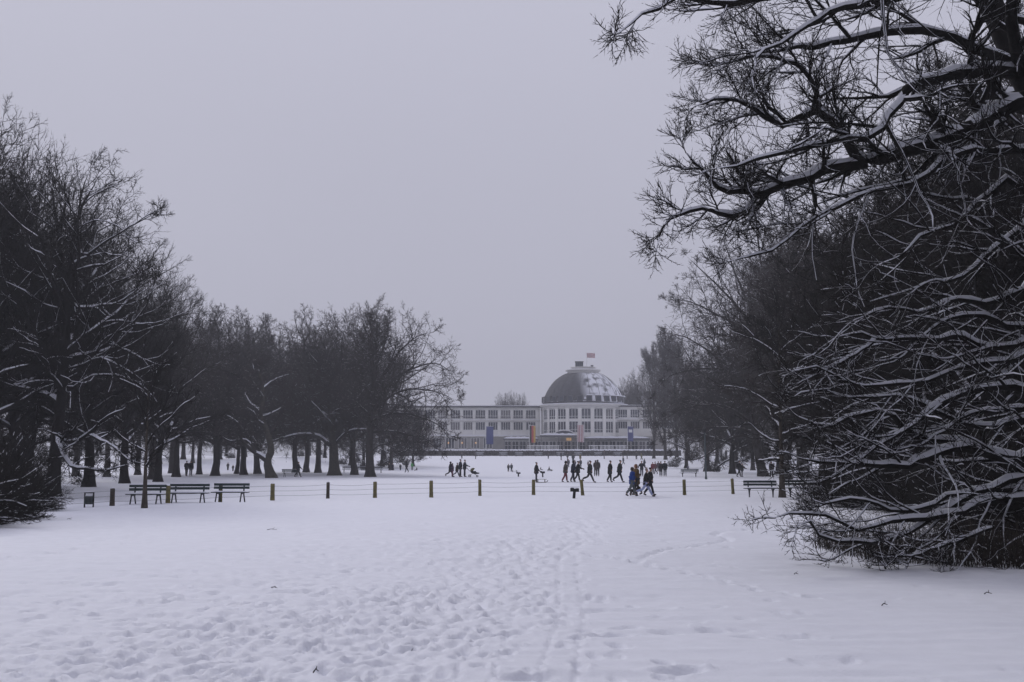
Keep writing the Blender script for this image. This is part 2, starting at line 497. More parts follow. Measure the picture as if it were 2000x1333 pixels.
# ------------------------------------------------------------------ trees
def unit(v):
    return v / np.maximum(np.linalg.norm(v, axis=-1, keepdims=True), 1e-9)
def resample(poly, m):
    poly = np.asarray(poly, float)
    # Catmull-Rom densify, then even arc length
    if len(poly) > 2:
        P = np.vstack((2 * poly[0] - poly[1], poly, 2 * poly[-1] - poly[-2]))
        out = []
        for i in range(1, len(P) - 2):
            t = np.linspace(0, 1, 8, endpoint=False)[:, None]
            p0, p1, p2, p3 = P[i - 1], P[i], P[i + 1], P[i + 2]
            out.append(0.5 * (2 * p1 + (p2 - p0) * t + (2 * p0 - 5 * p1 + 4 * p2 - p3) * t ** 2 + (3 * p1 - p0 - 3 * p2 + p3) * t ** 3))
        poly = np.vstack(out + [P[-2:-1]])
    s = np.concatenate(([0], np.cumsum(np.linalg.norm(np.diff(poly, axis=0), axis=1))))
    u = np.linspace(0, s[-1], m)
    return np.stack([np.interp(u, s, poly[:, k]) for k in range(3)], -1)

def env_dist(p, d, env):
    c, r = env
    q = (p - c) / r; e = d / r
    a = (e * e).sum(-1); b = (q * e).sum(-1); cc = (q * q).sum(-1) - 1
    disc = b * b - a * cc
    s = (-b + np.sqrt(np.maximum(disc, 0))) / np.maximum(a, 1e-9)
    return np.where(disc > 0, s, 0)

def march(rng, p0, d0, Ln, seg, wig, up, zmin=None):
    n = len(p0)
    pts = np.empty((n, seg + 1, 3)); pts[:, 0] = p0
    d = d0.copy()
    drift = rng.normal(0, wig * 0.6, (n, 3))
    for s in range(seg):
        d = d + rng.normal(0, wig, (n, 3)) + drift / seg
        d[:, 2] += up
        d = unit(d)
        if zmin is not None:
            low = (pts[:, s, 2] < zmin) & (d[:, 2] < 0)
            d[low, 2] *= -0.3
            d = unit(d)
        pts[:, s + 1] = pts[:, s] + d * (Ln / seg)[:, None]
    return pts

def children(rng, P, R, k, t0, ang, ratio, seg, wig, up, rmin, rratio=0.62, env=None, tipend=True, updir=0.0, flat=1.0, zmin=None, lmin=0.15, taper=0.6):
    n, m, _ = P.shape
    Lp = np.linalg.norm(np.diff(P, axis=1), axis=2).sum(1)
    t = t0 + (1 - t0) * ((np.arange(k)[None] + rng.uniform(0, 1, (n, k))) / k)
    if tipend: t[:, -1] = 1.0
    f = t * (m - 1)
    i = np.minimum(f.astype(int), m - 2)
    fr = (f - i)[..., None]
    rows = np.arange(n)[:, None]
    p = P[rows, i] * (1 - fr) + P[rows, i + 1] * fr
    tan = unit(P[rows, i + 1] - P[rows, i])
    r = R[rows, i] * (1 - fr[..., 0]) + R[rows, i + 1] * fr[..., 0]
    ref = np.where(np.abs(tan[..., 2:3]) > 0.9, np.array([1.0, 0, 0]), np.array([0, 0, 1.0]))
    a = unit(np.cross(tan, ref)); b = np.cross(a, tan)
    az = rng.uniform(0, 2 * np.pi, (n, 1)) + np.arange(k)[None] * 2.4 + rng.normal(0, 0.5, (n, k))
    an = np.radians(rng.normal(ang, 11, (n, k)))
    if tipend: an[:, -1] *= 0.25
    d = tan * np.cos(an)[..., None] + (a * np.cos(az)[..., None] + b * (np.sin(az) * flat)[..., None]) * np.sin(an)[..., None]
    d[..., 2] += updir
    d = unit(d)
    Ln = Lp[:, None] * ratio * (1 - taper * t) * rng.uniform(0.65, 1.25, (n, k))
    p = p.reshape(-1, 3); d = d.reshape(-1, 3); Ln = Ln.ravel(); r = r.ravel()
    if env is not None:
        e = env_dist(p, d, env)
        Ln = np.minimum(Ln, e * rng.uniform(0.82, 1.04, len(e)) + 0.2)
    Ln = np.maximum(Ln, lmin * (1 - 0.55 * t.ravel()) * rng.uniform(0.55, 1.25, len(Ln)))
    pts = march(rng, p, d, Ln, seg, wig, up, zmin)
    r0 = np.maximum(r * rratio, rmin * 1.4)
    prof = np.linspace(1, 0, seg + 1)
    rad = rmin + (r0 - rmin)[:, None] * prof[None] ** 0.9
    return pts, rad

class Acc:
    def __init__(s): s.v = []; s.q = []; s.t = []; s.n = 0; s.mq = []; s.mt = []
    def tubes(s, P, R, k, mi=0, point=True):
        n, m, _ = P.shape
        T = np.empty_like(P)
        T[:, 1:-1] = P[:, 2:] - P[:, :-2]; T[:, 0] = P[:, 1] - P[:, 0]; T[:, -1] = P[:, -1] - P[:, -2]
        T = unit(T)
        mean = unit(P[:, -1] - P[:, 0])
        ref = np.where(np.abs(mean[:, 2:3]) > 0.75, np.array([1.0, 0.1, 0]), np.array([0.05, 0, 1.0]))
        a = unit(np.cross(T, ref[:, None])); b = np.cross(T, a)
        w = 2 * np.pi * np.arange(k) / k + 0.5
        mm = m - 1 if point else m
        ring = P[:, :mm, None] + (a[:, :mm, None] * np.cos(w)[None, None, :, None] + b[:, :mm, None] * np.sin(w)[None, None, :, None]) * R[:, :mm, None, None]
        per = mm * k + (1 if point else 0)
        V = ring.reshape(n, mm * k, 3)
        if point: V = np.concatenate((V, P[:, -1:]), 1)
        base = s.n + np.arange(n)[:, None, None] * per
        i = np.arange(mm - 1)[None, :, None] * k; kk = np.arange(k)[None, None]; k2 = (kk + 1) % k
        if mm > 1:
            q = np.stack(np.broadcast_arrays(base + i + kk, base + i + k2, base + i + k + k2, base + i + k + kk), -1).reshape(-1, 4)
            s.q.append(q); s.mq.append(np.full(len(q), mi))
        if point:
            l = (mm - 1) * k
            t = np.stack(np.broadcast_arrays(base[:, :, 0] + l + kk[0], base[:, :, 0] + l + k2[0], base[:, :, 0] + mm * k), -1).reshape(-1, 3)
            s.t.append(t); s.mt.append(np.full(len(t), mi))
        s.v.append(V.reshape(-1, 3)); s.n += n * per
    def snow(s, P, R, thick, rng, k=5, mi=0, gap=0.25):
        """cap of snow along the upper side of branches"""
        n, m, _ = P.shape
        T = np.empty_like(P)
        T[:, 1:-1] = P[:, 2:] - P[:, :-2]; T[:, 0] = P[:, 1] - P[:, 0]; T[:, -1] = P[:, -1] - P[:, -2]
        T = unit(T)
        hz = np.sqrt(np.maximum(1 - T[..., 2] ** 2, 0))
        sd_ = unit(np.cross(T, np.array([0, 0, 1.0])) + 1e-6)
        up = np.cross(sd_, T)
        th = np.minimum(R * 1.0 + 0.012, thick) * np.clip((hz - 0.62) / 0.3, 0, 1) * rng.uniform(0.55, 1.25, R.shape)
        u = rng.uniform(0, 1, R.shape); u[:, 1:] = 0.5 * u[:, 1:] + 0.5 * u[:, :-1]
        th = th * np.clip((u - gap * 0.6) / 0.35, 0.15, 1.25)
        th = np.where((u < gap) | (th < 0.16 * R), -R * 0.35, th)
        th[:, 0] = -R[:, 0] * 0.3; th[:, -1] *= 0.4
        ang = np.radians(np.linspace(-78, 78, k))
        bump = np.cos(ang) ** 0.6
        c = P[:, :, None] + sd_[:, :, None] * (np.sin(ang)[None, None, :] * R[..., None] * np.where(th > 0, 1.05, 0.8)[..., None])[..., None] \
            + up[:, :, None] * ((np.cos(ang)[None, None] * R[..., None] * np.where(th > 0, 1.0, 0.8)[..., None]) + bump[None, None] * np.maximum(th, 0)[..., None])[..., None]
        V = c.reshape(-1, 3)
        base = s.n + np.arange(n)[:, None, None] * (m * k)
        i = np.arange(m - 1)[None, :, None] * k; kk = np.arange(k - 1)[None, None]
        q = np.stack(np.broadcast_arrays(base + i + kk, base + i + kk + 1, base + i + k + kk + 1, base + i + k + kk), -1).reshape(-1, 4)
        s.q.append(q); s.mq.append(np.full(len(q), mi)); s.v.append(V); s.n += len(V)
    def mesh(s, name, mats):
        fl = []; mi = []
        if s.q: fl.append(np.concatenate(s.q)); mi.append(np.concatenate(s.mq))
        if s.t: fl.append(np.concatenate(s.t)); mi.append(np.concatenate(s.mt))
        global TRIS
        TRIS += (2 * len(fl[0]) if s.q else 0) + (len(fl[-1]) if s.t else 0)
        return np_mesh(name, np.concatenate(s.v), fl, mats, True, np.concatenate(mi))
TRIS = 0

def tree_meshes(seed, Ht, trunk_h, tr, env, n1, spec, guides=(), trunk_poly=None, snow=0.0, snow_lv=1, flat=1.0, ns=12, mats=('bark', 'bark', 'twig'), limb_ang=(85, 30), limb_up=0.05, lean=0.03, zmin=0.5, top=0.8, limb_ratio=1.0, snow_gap=0.25, limb_wig=0.13, rr=0.62, tt_=0.8):
    """spec: list of (k, t0, angle, ratio, segs, wiggle, up, rmin, sides) for levels 2.."""
    rng = np.random.default_rng(seed)
    env = (np.array(env[0], float), np.array(env[1], float)) if env is not None else None
    if trunk_poly is None:
        m = 14
        z = np.linspace(0, Ht * top, m)
        wob = np.cumsum(rng.normal(0, lean, (m, 2)), 0) * (Ht / m)
        wob -= wob[:1]
        tp = np.column_stack((wob, z))
    else:
        tp = resample(trunk_poly, 18)
    s = np.concatenate(([0], np.cumsum(np.linalg.norm(np.diff(tp, axis=0), axis=1))))
    tt = s / s[-1]
    trad = tr * (1 - tt_ * tt ** 0.85) + tr * 0.55 * np.exp(-s / 0.55)
    a_tr = Acc(); a_cr = Acc(); a_sn = Acc()
    # extra rings at the foot for the root flare
    foot = np.array([0.0, 0.25, 0.6, 1.1])
    foot = foot[foot < s[1]]
    su = np.unique(np.concatenate((s, foot)))
    tpf = np.stack([np.interp(su, s, tp[:, k]) for k in range(3)], -1)
    trf = tr * (1 - tt_ * (su / s[-1]) ** 0.85) + tr * 0.55 * np.exp(-su / 0.45)
    tpf[0, 2] -= 0.12
    a_tr.tubes(tpf[None], trf[None], 12, 0)
    # limbs
    Ls = []; Rs = []
    NS = ns
    if n1:
        t = (trunk_h / (Ht * top)) + (1 - trunk_h / (Ht * top)) * ((np.arange(n1) + rng.uniform(0.1, 0.9, n1)) / n1)
        t = np.clip(t, 0, 0.985)
        p = np.stack([np.interp(t, tt, tp[:, k]) for k in range(3)], -1)
        u = (t - t[0]) / max(1e-6, (t[-1] - t[0]))
        an = np.radians(limb_ang[0] + (limb_ang[1] - limb_ang[0]) * u + rng.normal(0, 8, n1))
        az = rng.uniform(0, 6.28) + np.arange(n1) * 2.4 + rng.normal(0, 0.3, n1)
        d = np.stack((np.sin(an) * np.cos(az), np.sin(an) * np.sin(az), np.cos(an)), -1)
        Ln = np.maximum(env_dist(p, d, env) * rng.uniform(0.66, 0.9, n1) * limb_ratio, 0.6)
        pts = march(rng, p, d, Ln, NS, limb_wig, limb_up, zmin)
        r0 = np.minimum(np.interp(t, tt, trad) * rng.uniform(0.5, 0.75, n1), 0.028 * Ln + 0.03)
        prof = np.linspace(1, 0, NS + 1)
        Ls.append(pts); Rs.append(0.016 + (r0 - 0.016)[:, None] * prof[None] ** 0.85)
    for g in guides:
        poly, r0, r1 = g
        pts = resample(poly, NS + 1)
        sc = np.linalg.norm(pts[-1] - pts[0])
        pts[1:-1] += rng.normal(0, 0.0025 * sc, pts[1:-1].shape)
        Ls.append(pts[None]); Rs.append(np.linspace(r0, r1, NS + 1)[None])
    P = np.concatenate(Ls); R = np.concatenate(Rs)
    a_cr.tubes(P, R, 7, 0)
    if snow: a_sn.snow(P, R, snow * 1.6, rng, 5, gap=snow_gap * 0.5)
    for li, sp in enumerate(spec):
        k, t0, ang, ratio, seg, wig, up, rmin, sides, lmin = sp
        last = li == len(spec) - 1
        P, R = children(rng, P, R, k, t0, ang, ratio, seg, wig, up, rmin, rratio=rr, env=env, zmin=zmin, lmin=lmin, taper=0.45 if li < 1 else 0.3, updir=0.06, flat=flat if li < 2 else 1.0)
        a_cr.tubes(P, R, sides, 0 if li < 2 else 1)
        if snow and li < snow_lv: a_sn.snow(P, R, snow, rng, 5 if li < 1 else 3, gap=snow_gap + 0.5 * li)
    res = {'trunk': a_tr.mesh('trunk', [M[mats[0]]]), 'crown': a_cr.mesh('crown', [M[mats[1]], M[mats[2]]])}
    if snow: res['snow_cover'] = a_sn.mesh('snow_cover', [M['snow_cap']])
    return res

def plant(res, name, label, cat, loc, rz=0.0, scale=1.0, group=None):
    o = thing(name, label, cat, loc, rz, group)
    o.scale = (scale,) * 3 if not hasattr(scale, '__len__') else scale
    for k, me in res.items(): link(k, me, o)
    return o

# level specs: (children, t0, angle, length ratio, segments, wiggle, up, rmin, sides)
OAK = [(10, 0.15, 48, 0.55, 6, 0.16, 0.04, 0.022, 4, 1.6), (7, 0.10, 48, 0.55, 4, 0.2, 0.03, 0.017, 3, 0.95), (6, 0.1, 48, 0.50, 2, 0.2, 0.02, 0.0145, 3, 0.55), (4, 0.15, 46, 0.5, 1, 0.2, 0.0, 0.0135, 3, 0.33)]
OAKS = [(8, 0.15, 48, 0.55, 6, 0.16, 0.04, 0.022, 4, 1.3), (6, 0.10, 48, 0.55, 4, 0.2, 0.03, 0.017, 3, 0.8), (5, 0.1, 48, 0.50, 2, 0.2, 0.02, 0.0145, 3, 0.5), (4, 0.15, 46, 0.5, 1, 0.2, 0.0, 0.0135, 3, 0.33)]
FAN = [(9, 0.15, 34, 0.62, 6, 0.12, 0.03, 0.013, 4, 1.6), (7, 0.1, 36, 0.55, 4, 0.14, 0.03, 0.010, 3, 0.9), (5, 0.1, 38, 0.5, 2, 0.16, 0.03, 0.008, 3, 0.5), (4, 0.15, 40, 0.5, 1, 0.2, 0.0, 0.007, 3, 0.3)]
TALL = [(8, 0.15, 36, 0.6, 5, 0.12, 0.06, 0.022, 4, 1.6), (7, 0.1, 36, 0.55, 3, 0.15, 0.06, 0.016, 3, 0.9), (4, 0.1, 36, 0.5, 2, 0.18, 0.04, 0.014, 3, 0.6), (4, 0.1, 34, 0.6, 1, 0.2, 0.0, 0.012, 3, 0.38)]

V = {}
V['oak_a'] = tree_meshes(11, 21, 4.2, 0.50, ((0, 0, 11.2), (10.4, 10.4, 10.2)), 18, OAK, top=0.48, tt_=0.5, limb_ang=(88, 8), limb_wig=0.15, limb_up=0.03)
V['oak_b'] = tree_meshes(12, 20, 3.6, 0.46, ((0.5, 0, 10.6), (9.8, 10.0, 9.8)), 18, OAK, lean=0.05, top=0.52, tt_=0.5, limb_ang=(80, 6), limb_wig=0.16, limb_up=0.03)
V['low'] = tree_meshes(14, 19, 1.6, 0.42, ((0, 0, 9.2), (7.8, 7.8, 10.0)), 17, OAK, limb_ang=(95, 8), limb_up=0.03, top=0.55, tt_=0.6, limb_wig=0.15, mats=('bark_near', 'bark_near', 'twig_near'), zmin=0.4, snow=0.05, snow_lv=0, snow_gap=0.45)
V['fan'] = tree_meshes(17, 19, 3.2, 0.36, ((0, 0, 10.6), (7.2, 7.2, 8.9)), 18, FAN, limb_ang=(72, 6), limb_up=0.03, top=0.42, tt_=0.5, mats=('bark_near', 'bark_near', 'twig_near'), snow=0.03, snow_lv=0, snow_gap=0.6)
V['tall'] = tree_meshes(15, 25, 6.0, 0.40, ((0, 0, 15), (5.6, 5.6, 10.4)), 18, TALL, limb_ang=(60, 22), limb_up=0.07)
V['upright'] = tree_meshes(16, 27, 2.5, 0.38, ((0, 0, 14), (4.6, 4.6, 13.2)), 24, TALL, limb_ang=(32, 12), limb_up=0.05, limb_wig=0.07)
print('generic tris', TRIS)

# ------------------------------------------------------------------ hotel with domed rotunda
def X(px, d): return float(at(px, HORIZON, d)[0])
def Z(py, d): return float(at(1000, py, d)[2])
def window(parent, x0, x1, z0, z1, y, mull, transom=None, mtx=None, depth=0.12):
    """frame (part) with its pane (sub-part); y is the outer face, outward is -y"""
    b = MB(); t = 0.09
    b.box(x0, x0 + t, y, y + depth, z0, z1).box(x1 - t, x1, y, y + depth, z0, z1)
    b.box(x0 + t, x1 - t, y, y + depth, z1 - t, z1).box(x0 + t, x1 - t, y, y + depth, z0, z0 + t)
    for k in range(1, mull):
        xm = x0 + (x1 - x0) * k / mull
        b.box(xm - 0.05, xm + 0.05, y + 0.005, y + depth - 0.01, z0 + t, z1 - t)
    if transom:
        zt = z0 + (z1 - z0) * transom
        b.box(x0 + t, x1 - t, y + 0.012, y + depth - 0.02, zt - 0.05, zt + 0.05)
    g = MB().box(x0 + t - 0.02, x1 - t + 0.02, y + depth - 0.04, y + depth - 0.015, z0 + t - 0.02, z1 - t + 0.02)
    if mtx is not None: b.xform(mtx); g.xform(mtx)
    w = b.build('window', M['frame_white'], parent)
    g.build('pane', M[('glass', 'glass', 'glass', 'glass_curtain', 'glass_pale')[int(RNG.integers(0, 5))]], w)
    return w

hotel = thing('domed_hotel', 'pale hotel with grey slate dome, columned round front and long side wings', 'hotel', (0, 0, 0))
GB = 2.3                                  # ground level at the hotel
# left wing ------------------------------------------------------
D1 = 303.0
zr, zl1, zl2 = Z(796.5, D1), Z(820.5, D1), Z(851.5, D1)
xa, xb = X(770, D1), X(1056, D1)
MB().box(xa, xb, D1 + 0.32, D1 + 13, zl2 + 0.02, zr).build('wall', M['render_wall'], hotel)
r = MB().box(xa - 0.4, xb, D1 - 0.55, D1 + 13.4, zr + 0.01, zr + 0.42).build('roof', M['dark_trim'], hotel)
MB().box(xa - 0.3, xb - 0.1, D1 - 0.35, D1 + 13.2, zr + 0.42, zr + 0.56).build('snow_cover', M['snow_cap'], r)
l = MB().box(xa, xb, D1 - 0.35, D1 + 0.33, zl1 - 0.28, zl1).build('ledge', M['stone_trim'], hotel)
MB().box(xa, xb, D1 - 0.33, D1 + 0.25, zl1 + 0.003, zl1 + 0.10).build('snow_cover', M['snow_cap'], l)
l = MB().box(xa, xb, D1 - 0.95, D1 + 0.34, zl2 - 0.3, zl2).build('ledge', M['stone_trim'], hotel)
MB().box(xa, xb, D1 - 0.93, D1 + 0.25, zl2 + 0.003, zl2 + 0.2).build('snow_cover', M['snow_cap'], l)
SP = 24.65
c0 = 913.5
for k in range(-5, 6):
    cx = c0 + SP * k
    if cx > 1045: continue
    window(hotel, X(cx - 9.6, D1), X(cx + 9.6, D1), Z(818, D1), Z(801, D1), D1 + 0.18, 4, 0.3)
    window(hotel, X(cx - 9.2, D1), X(cx + 9.2, D1), Z(840.5, D1), Z(824.5, D1), D1 + 0.18, 4)
    MB().box(X(cx - 9.6, D1), X(cx + 9.6, D1), D1 + 0.24, D1 + 0.33, Z(850.5, D1), Z(841.5, D1)).build('panel', M['panel'], hotel)
    # balcony rail of the top floor
    b = MB()
    zb = Z(818.6, D1)
    b.box(X(cx - 10, D1), X(cx + 10, D1), D1 - 0.24, D1 - 0.20, zb + 0.52, zb + 0.57)
    for q in range(9):
        xq = X(cx - 9.8 + 19.4 * q / 8, D1)
        b.box(xq - 0.02, xq + 0.02, D1 - 0.235, D1 - 0.205, zb - 0.15, zb + 0.52)
    b.build('balcony_rail', M['dark_trim'], hotel)
for k in range(-5, 7):
    cx = c0 - SP / 2 + SP * k
    if cx > 1054: continue
    for za, zb in ((Z(795.6, D1) - 0.15, zl1 + 0.01), (zl1 - 0.29, zl2 + 0.01)):
        MB().box(X(cx - 1.7, D1), X(cx + 1.7, D1), D1, D1 + 0.30, min(za, zb), max(za, zb) if za > zb else zb).build('pilaster', M['render_wall'], hotel)
# ground floor of the left wing
MB().box(xa, X(985, D1), D1 - 0.55, D1 + 12, GB - 0.3, zl2 - 0.31).build('ground_floor_wall', M['stone_wall'], hotel)
for k in range(-3, 6):
    cx = 879 + SP * k
    if cx > 975: continue
    w = window(hotel, X(cx - 8.6, D1), X(cx + 8.6, D1), Z(876.5, D1), Z(855.5, D1), D1 - 0.68, 3)
    if k in (0, 1, 2):
        bm_ = MB(); zz = Z(865.5, D1); xx = X(cx - 3 + 2 * k, D1)
        bm_.lathe([(0.02, zz - 0.28), (0.16, zz - 0.2), (0.2, zz), (0.13, zz + 0.2), (0.02, zz + 0.26)], xx, D1 - 0.72, 10)
        bm_.build('lit_lamp', M['lamp_warm'], w, True)
# recessed ground floor below the rotunda and right wing: dark glazed front
MB().box(X(985, D1), X(1300, 299), 296.0, 310, GB - 0.3, Z(852, 296)).build('lobby_wall', M['stone_wall'], hotel)
for k in range(20):
    cx = 992 + 14.6 * k
    if cx > 1270: break
    window(hotel, X(cx - 6.4, 295.8), X(cx + 6.4, 295.8), GB + 0.1, Z(862, 295.8), 295.86, 2, 0.7)
# rotunda -----------------------------------------------------------
CX, CY, RR = X(1140, 305), 305.0, 82 / FPX * 305
zt, zb_ = Z(797.5, 294), Z(852, 294)
b = MB().lathe([(RR - 0.45, zb_ - 0.2), (RR - 0.45, zt + 0.1)], CX, CY, 64)
b.build('rotunda_wall', M['render_wall'], hotel, True)
b = MB().lathe([(RR - 0.3, zt), (RR + 0.12, zt), (RR + 0.12, zt + 0.55), (RR + 0.62, zt + 0.70), (RR + 0.75, zt + 0.95), (RR + 0.75, zt + 1.12), (RR - 0.3, zt + 1.15)], CX, CY, 64)
cor = b.build('cornice', M['stone_trim'], hotel)
b = MB().lathe([(RR - 0.9, zt + 1.16), (RR + 0.66, zt + 1.16), (RR + 0.60, zt + 1.34), (RR - 0.9, zt + 1.45)], CX, CY, 64)
b.build('snow_cover', M['snow_cap'], cor, True)
b = MB().lathe([(RR - 0.5, zb_ - 0.35), (RR + 0.7, zb_ - 0.35), (RR + 0.7, zb_ - 0.02), (RR - 0.5, zb_ + 0.02)], CX, CY, 64)
cor = b.build('plinth_ledge', M['stone_trim'], hotel)
DA = math.radians(16.8)
za1, za2 = Z(818.5, 294), Z(823, 294)
for k in range(-6, 6):
    a = (k + 0.5) * DA
    mt = Matrix.Translation((CX, CY, 0)) @ Matrix.Rotation(a, 4, 'Z')
    c = MB()
    c.box(-0.40, 0.40, -RR - 0.02, -RR + 0.5, zb_, zt + 0.02)
    c.box(-0.52, 0.52, -RR - 0.10, -RR + 0.5, zt - 0.35, zt - 0.01).box(-0.50, 0.50, -RR - 0.08, -RR + 0.5, zb_ - 0.01, zb_ + 0.4)
    c.xform(mt).build('column', M['render_wall'], hotel)
for k in range(-5, 6):
    a = k * DA
    mt = Matrix.Translation((CX, CY, 0)) @ Matrix.Rotation(a, 4, 'Z')
    yy = -(RR * math.cos(DA / 2)) - 0.03
    hw = RR * math.sin(DA / 2) - 0.42
    window(hotel, -hw, hw, za1, zt - 0.12, yy, 3, 0.26, mt, 0.16)
    window(hotel, -hw, hw, Z(845.5, 294), za2, yy, 3, 0.26, mt, 0.16)
    MB().box(-hw, hw, yy + 0.02, yy + 0.2, za2 + 0.01, za1 - 0.01).xform(mt).build('panel', M['panel'], hotel)
    MB().box(-hw, hw, yy + 0.02, yy + 0.2, zb_ + 0.02, Z(845.5, 294) - 0.01).xform(mt).build('panel', M['panel'], hotel)
# dome: profile in photo pixels (radius, row)
DR = 305.0
S = DR / FPX
prof = [(79.5, 789), (79, 785), (76.5, 777), (72, 767.5), (67, 758.5), (61, 750.5), (54.5, 743.5), (48, 738.5), (41, 734), (33.5, 730.5)]
b = MB().lathe([(r_ * S, Z(y_, DR)) for r_, y_ in prof], CX, CY, 72)
dome = b.build('dome', M['dome_slate'], hotel, True)
for k in range(24):
    a = k * 2 * math.pi / 24 + 0.1
    pts = [(CX + (r_ * S + 0.03) * math.sin(a), CY - (r_ * S + 0.03) * math.cos(a), Z(y_, DR)) for r_, y_ in prof]
    MB().tube(pts, 0.045, 5).build('rib', M['dark_trim'], dome, True)
zd0, zd1 = Z(787.5, DR), Z(776.5, DR)
for k in range(28):
    a = (k + 0.35) * 2 * math.pi / 28
    if math.cos(a) < -0.35: continue
    mt = Matrix.Translation((CX, CY, 0)) @ Matrix.Rotation(a, 4, 'Z')
    q = 78.8 * S
    dd = MB().box(-0.72, 0.72, -q - 0.35, -q + 1.3, zd0, zd1).xform(mt).build('dormer', M['dark_trim'], dome)
    MB().box(-0.52, 0.52, -q - 0.38, -q - 0.30, zd0 + 0.2, zd1 - 0.25).xform(mt).build('pane', M['glass'], dd)
    sn = MB()
    sn.prism([(-0.78, zd1 + 0.003), (0.78, zd1 + 0.003), (0.6, zd1 + 0.18), (-0.55, zd1 + 0.20)], -q - 0.36, -q + 1.6)
    if math.sin(a) > -0.1: sn.xform(mt).build('snow_cover', M['snow_cap'], dd)
    # snow drifted between the dormers
    ph = ((k * 7) % 5) / 5
    hh = zd0 + (0.55 * (k % 3 != 1) + 0.2 + 0.9 * max(0, math.sin(a) + 0.35 + 0.5 * ph)) * 0.9
    hh = min(hh, zd1 - 0.1)
    mt2 = Matrix.Translation((CX, CY, 0)) @ Matrix.Rotation(a + math.pi / 28, 4, 'Z')
    sn = MB(); q2 = 78.6 * S
    sn.add([(-0.46, -q2 - 0.10, zd0), (0.46, -q2 - 0.10, zd0), (0.4, -q2 + 0.15, hh), (-0.4, -q2 + 0.2, hh - 0.2 * ph), (-0.46, -q2 + 1.2, zd0), (0.46, -q2 + 1.2, zd0)],
           [(0, 1, 2, 3), (3, 2, 5, 4), (0, 3, 4), (1, 5, 2), (0, 4, 5, 1)])
    sn.xform(mt2).build('snow_drift', M['snow_cap'], dome)
# lantern platform, boiler chimney, flag
pl = MB().lathe([(30 * S, Z(732, DR)), (31 * S, Z(726.5, DR)), (34.5 * S, Z(725.5, DR)), (34.5 * S, Z(723.5, DR)), (24 * S, Z(723, DR)), (23 * S, Z(719.5, DR)), (25 * S, Z(719, DR)), (25 * S, Z(718, DR)), (0.1, Z(717.8, DR))], CX, CY, 40).build('lantern_platform', M['stone_trim'], hotel)
MB().lathe([(25.5 * S, Z(723, DR) + 0.01), (34 * S, Z(723.4, DR)), (33 * S, Z(722.6, DR)), (25.5 * S, Z(722.2, DR))], CX, CY, 40, cap=False).build('snow_cover', M['snow_cap'], pl, True)
ch = MB()
cxp = X(1132.3, DR)
ch.box(cxp - 1.02, cxp + 1.02, CY - 1, CY + 1, Z(719, DR), Z(708, DR))
ch.box(cxp - 1.12, cxp + 1.12, CY - 1.1, CY + 1.1, Z(708, DR), Z(706.6, DR))
chm = ch.build('chimney_block', M['copper_dark'], hotel)
for q in range(4):
    xq = cxp - 0.75 + 0.5 * q
    MB().box(xq - 0.16, xq + 0.16, CY - 1.04, CY - 0.9, Z(718, DR), Z(709, DR)).build('louvre', M['glass'], chm)
st = MB(); xs = X(1157.5, DR)
st.box(xs - 0.32, xs + 0.32, CY - 0.3, CY + 0.3, Z(718, DR), Z(714.2, DR)).box(xs - 0.38, xs + 0.38, CY - 0.36, CY + 0.36, Z(714.2, DR), Z(713.6, DR))
st.build('stack', M['copper_dark'], hotel)
st = MB(); xs = X(1152.5, DR)
st.box(xs - 0.14, xs + 0.14, CY - 0.3, CY + 0.3, Z(718, DR), Z(716.5, DR)); st.build('stack', M['copper_dark'], hotel)
# right wing -------------------------------------------------------
D2 = 298.0
x0, x1 = X(1188, D2), X(1330, D2)
MB().box(x0, x1, D2 + 0.2, D2 + 13, Z(853, D2), Z(795, D2)).build('wall', M['render_wall'], hotel)
r = MB().box(x0 + 1, x1 + 0.4, D2 - 0.5, D2 + 13.3, Z(795, D2) + 0.005, Z(792.3, D2)).build('roof', M['dark_trim'], hotel)
MB().box(x0 + 1.1, x1 + 0.3, D2 - 0.3, D2 + 13, Z(792.3, D2), Z(791.4, D2)).build('snow_cover', M['snow_cap'], r)
l = MB().box(x0 + 0.3, x1, D2 - 0.6, D2 + 0.21, Z(821, D2), Z(818.6, D2)).build('ledge', M['stone_trim'], hotel)
MB().box(x0 + 0.4, x1, D2 - 0.55, D2 + 0.15, Z(818.6, D2) + 0.003, Z(817.9, D2)).build('snow_cover', M['snow_cap'], l)
for cx in (1217, 1241, 1265, 1289, 1313):
    window(hotel, X(cx - 9, D2), X(cx + 9, D2), Z(816, D2), Z(800, D2), D2 + 0.05, 4, 0.3)
    window(hotel, X(cx - 9, D2), X(cx + 9, D2), Z(838, D2), Z(823.5, D2), D2 + 0.05, 4)
    MB().box(X(cx + 10.6, D2), X(cx + 13.2, D2), D2 - 0.06, D2 + 0.2, Z(850, D2), Z(822, D2)).build('pilaster', M['render_wall'], hotel)
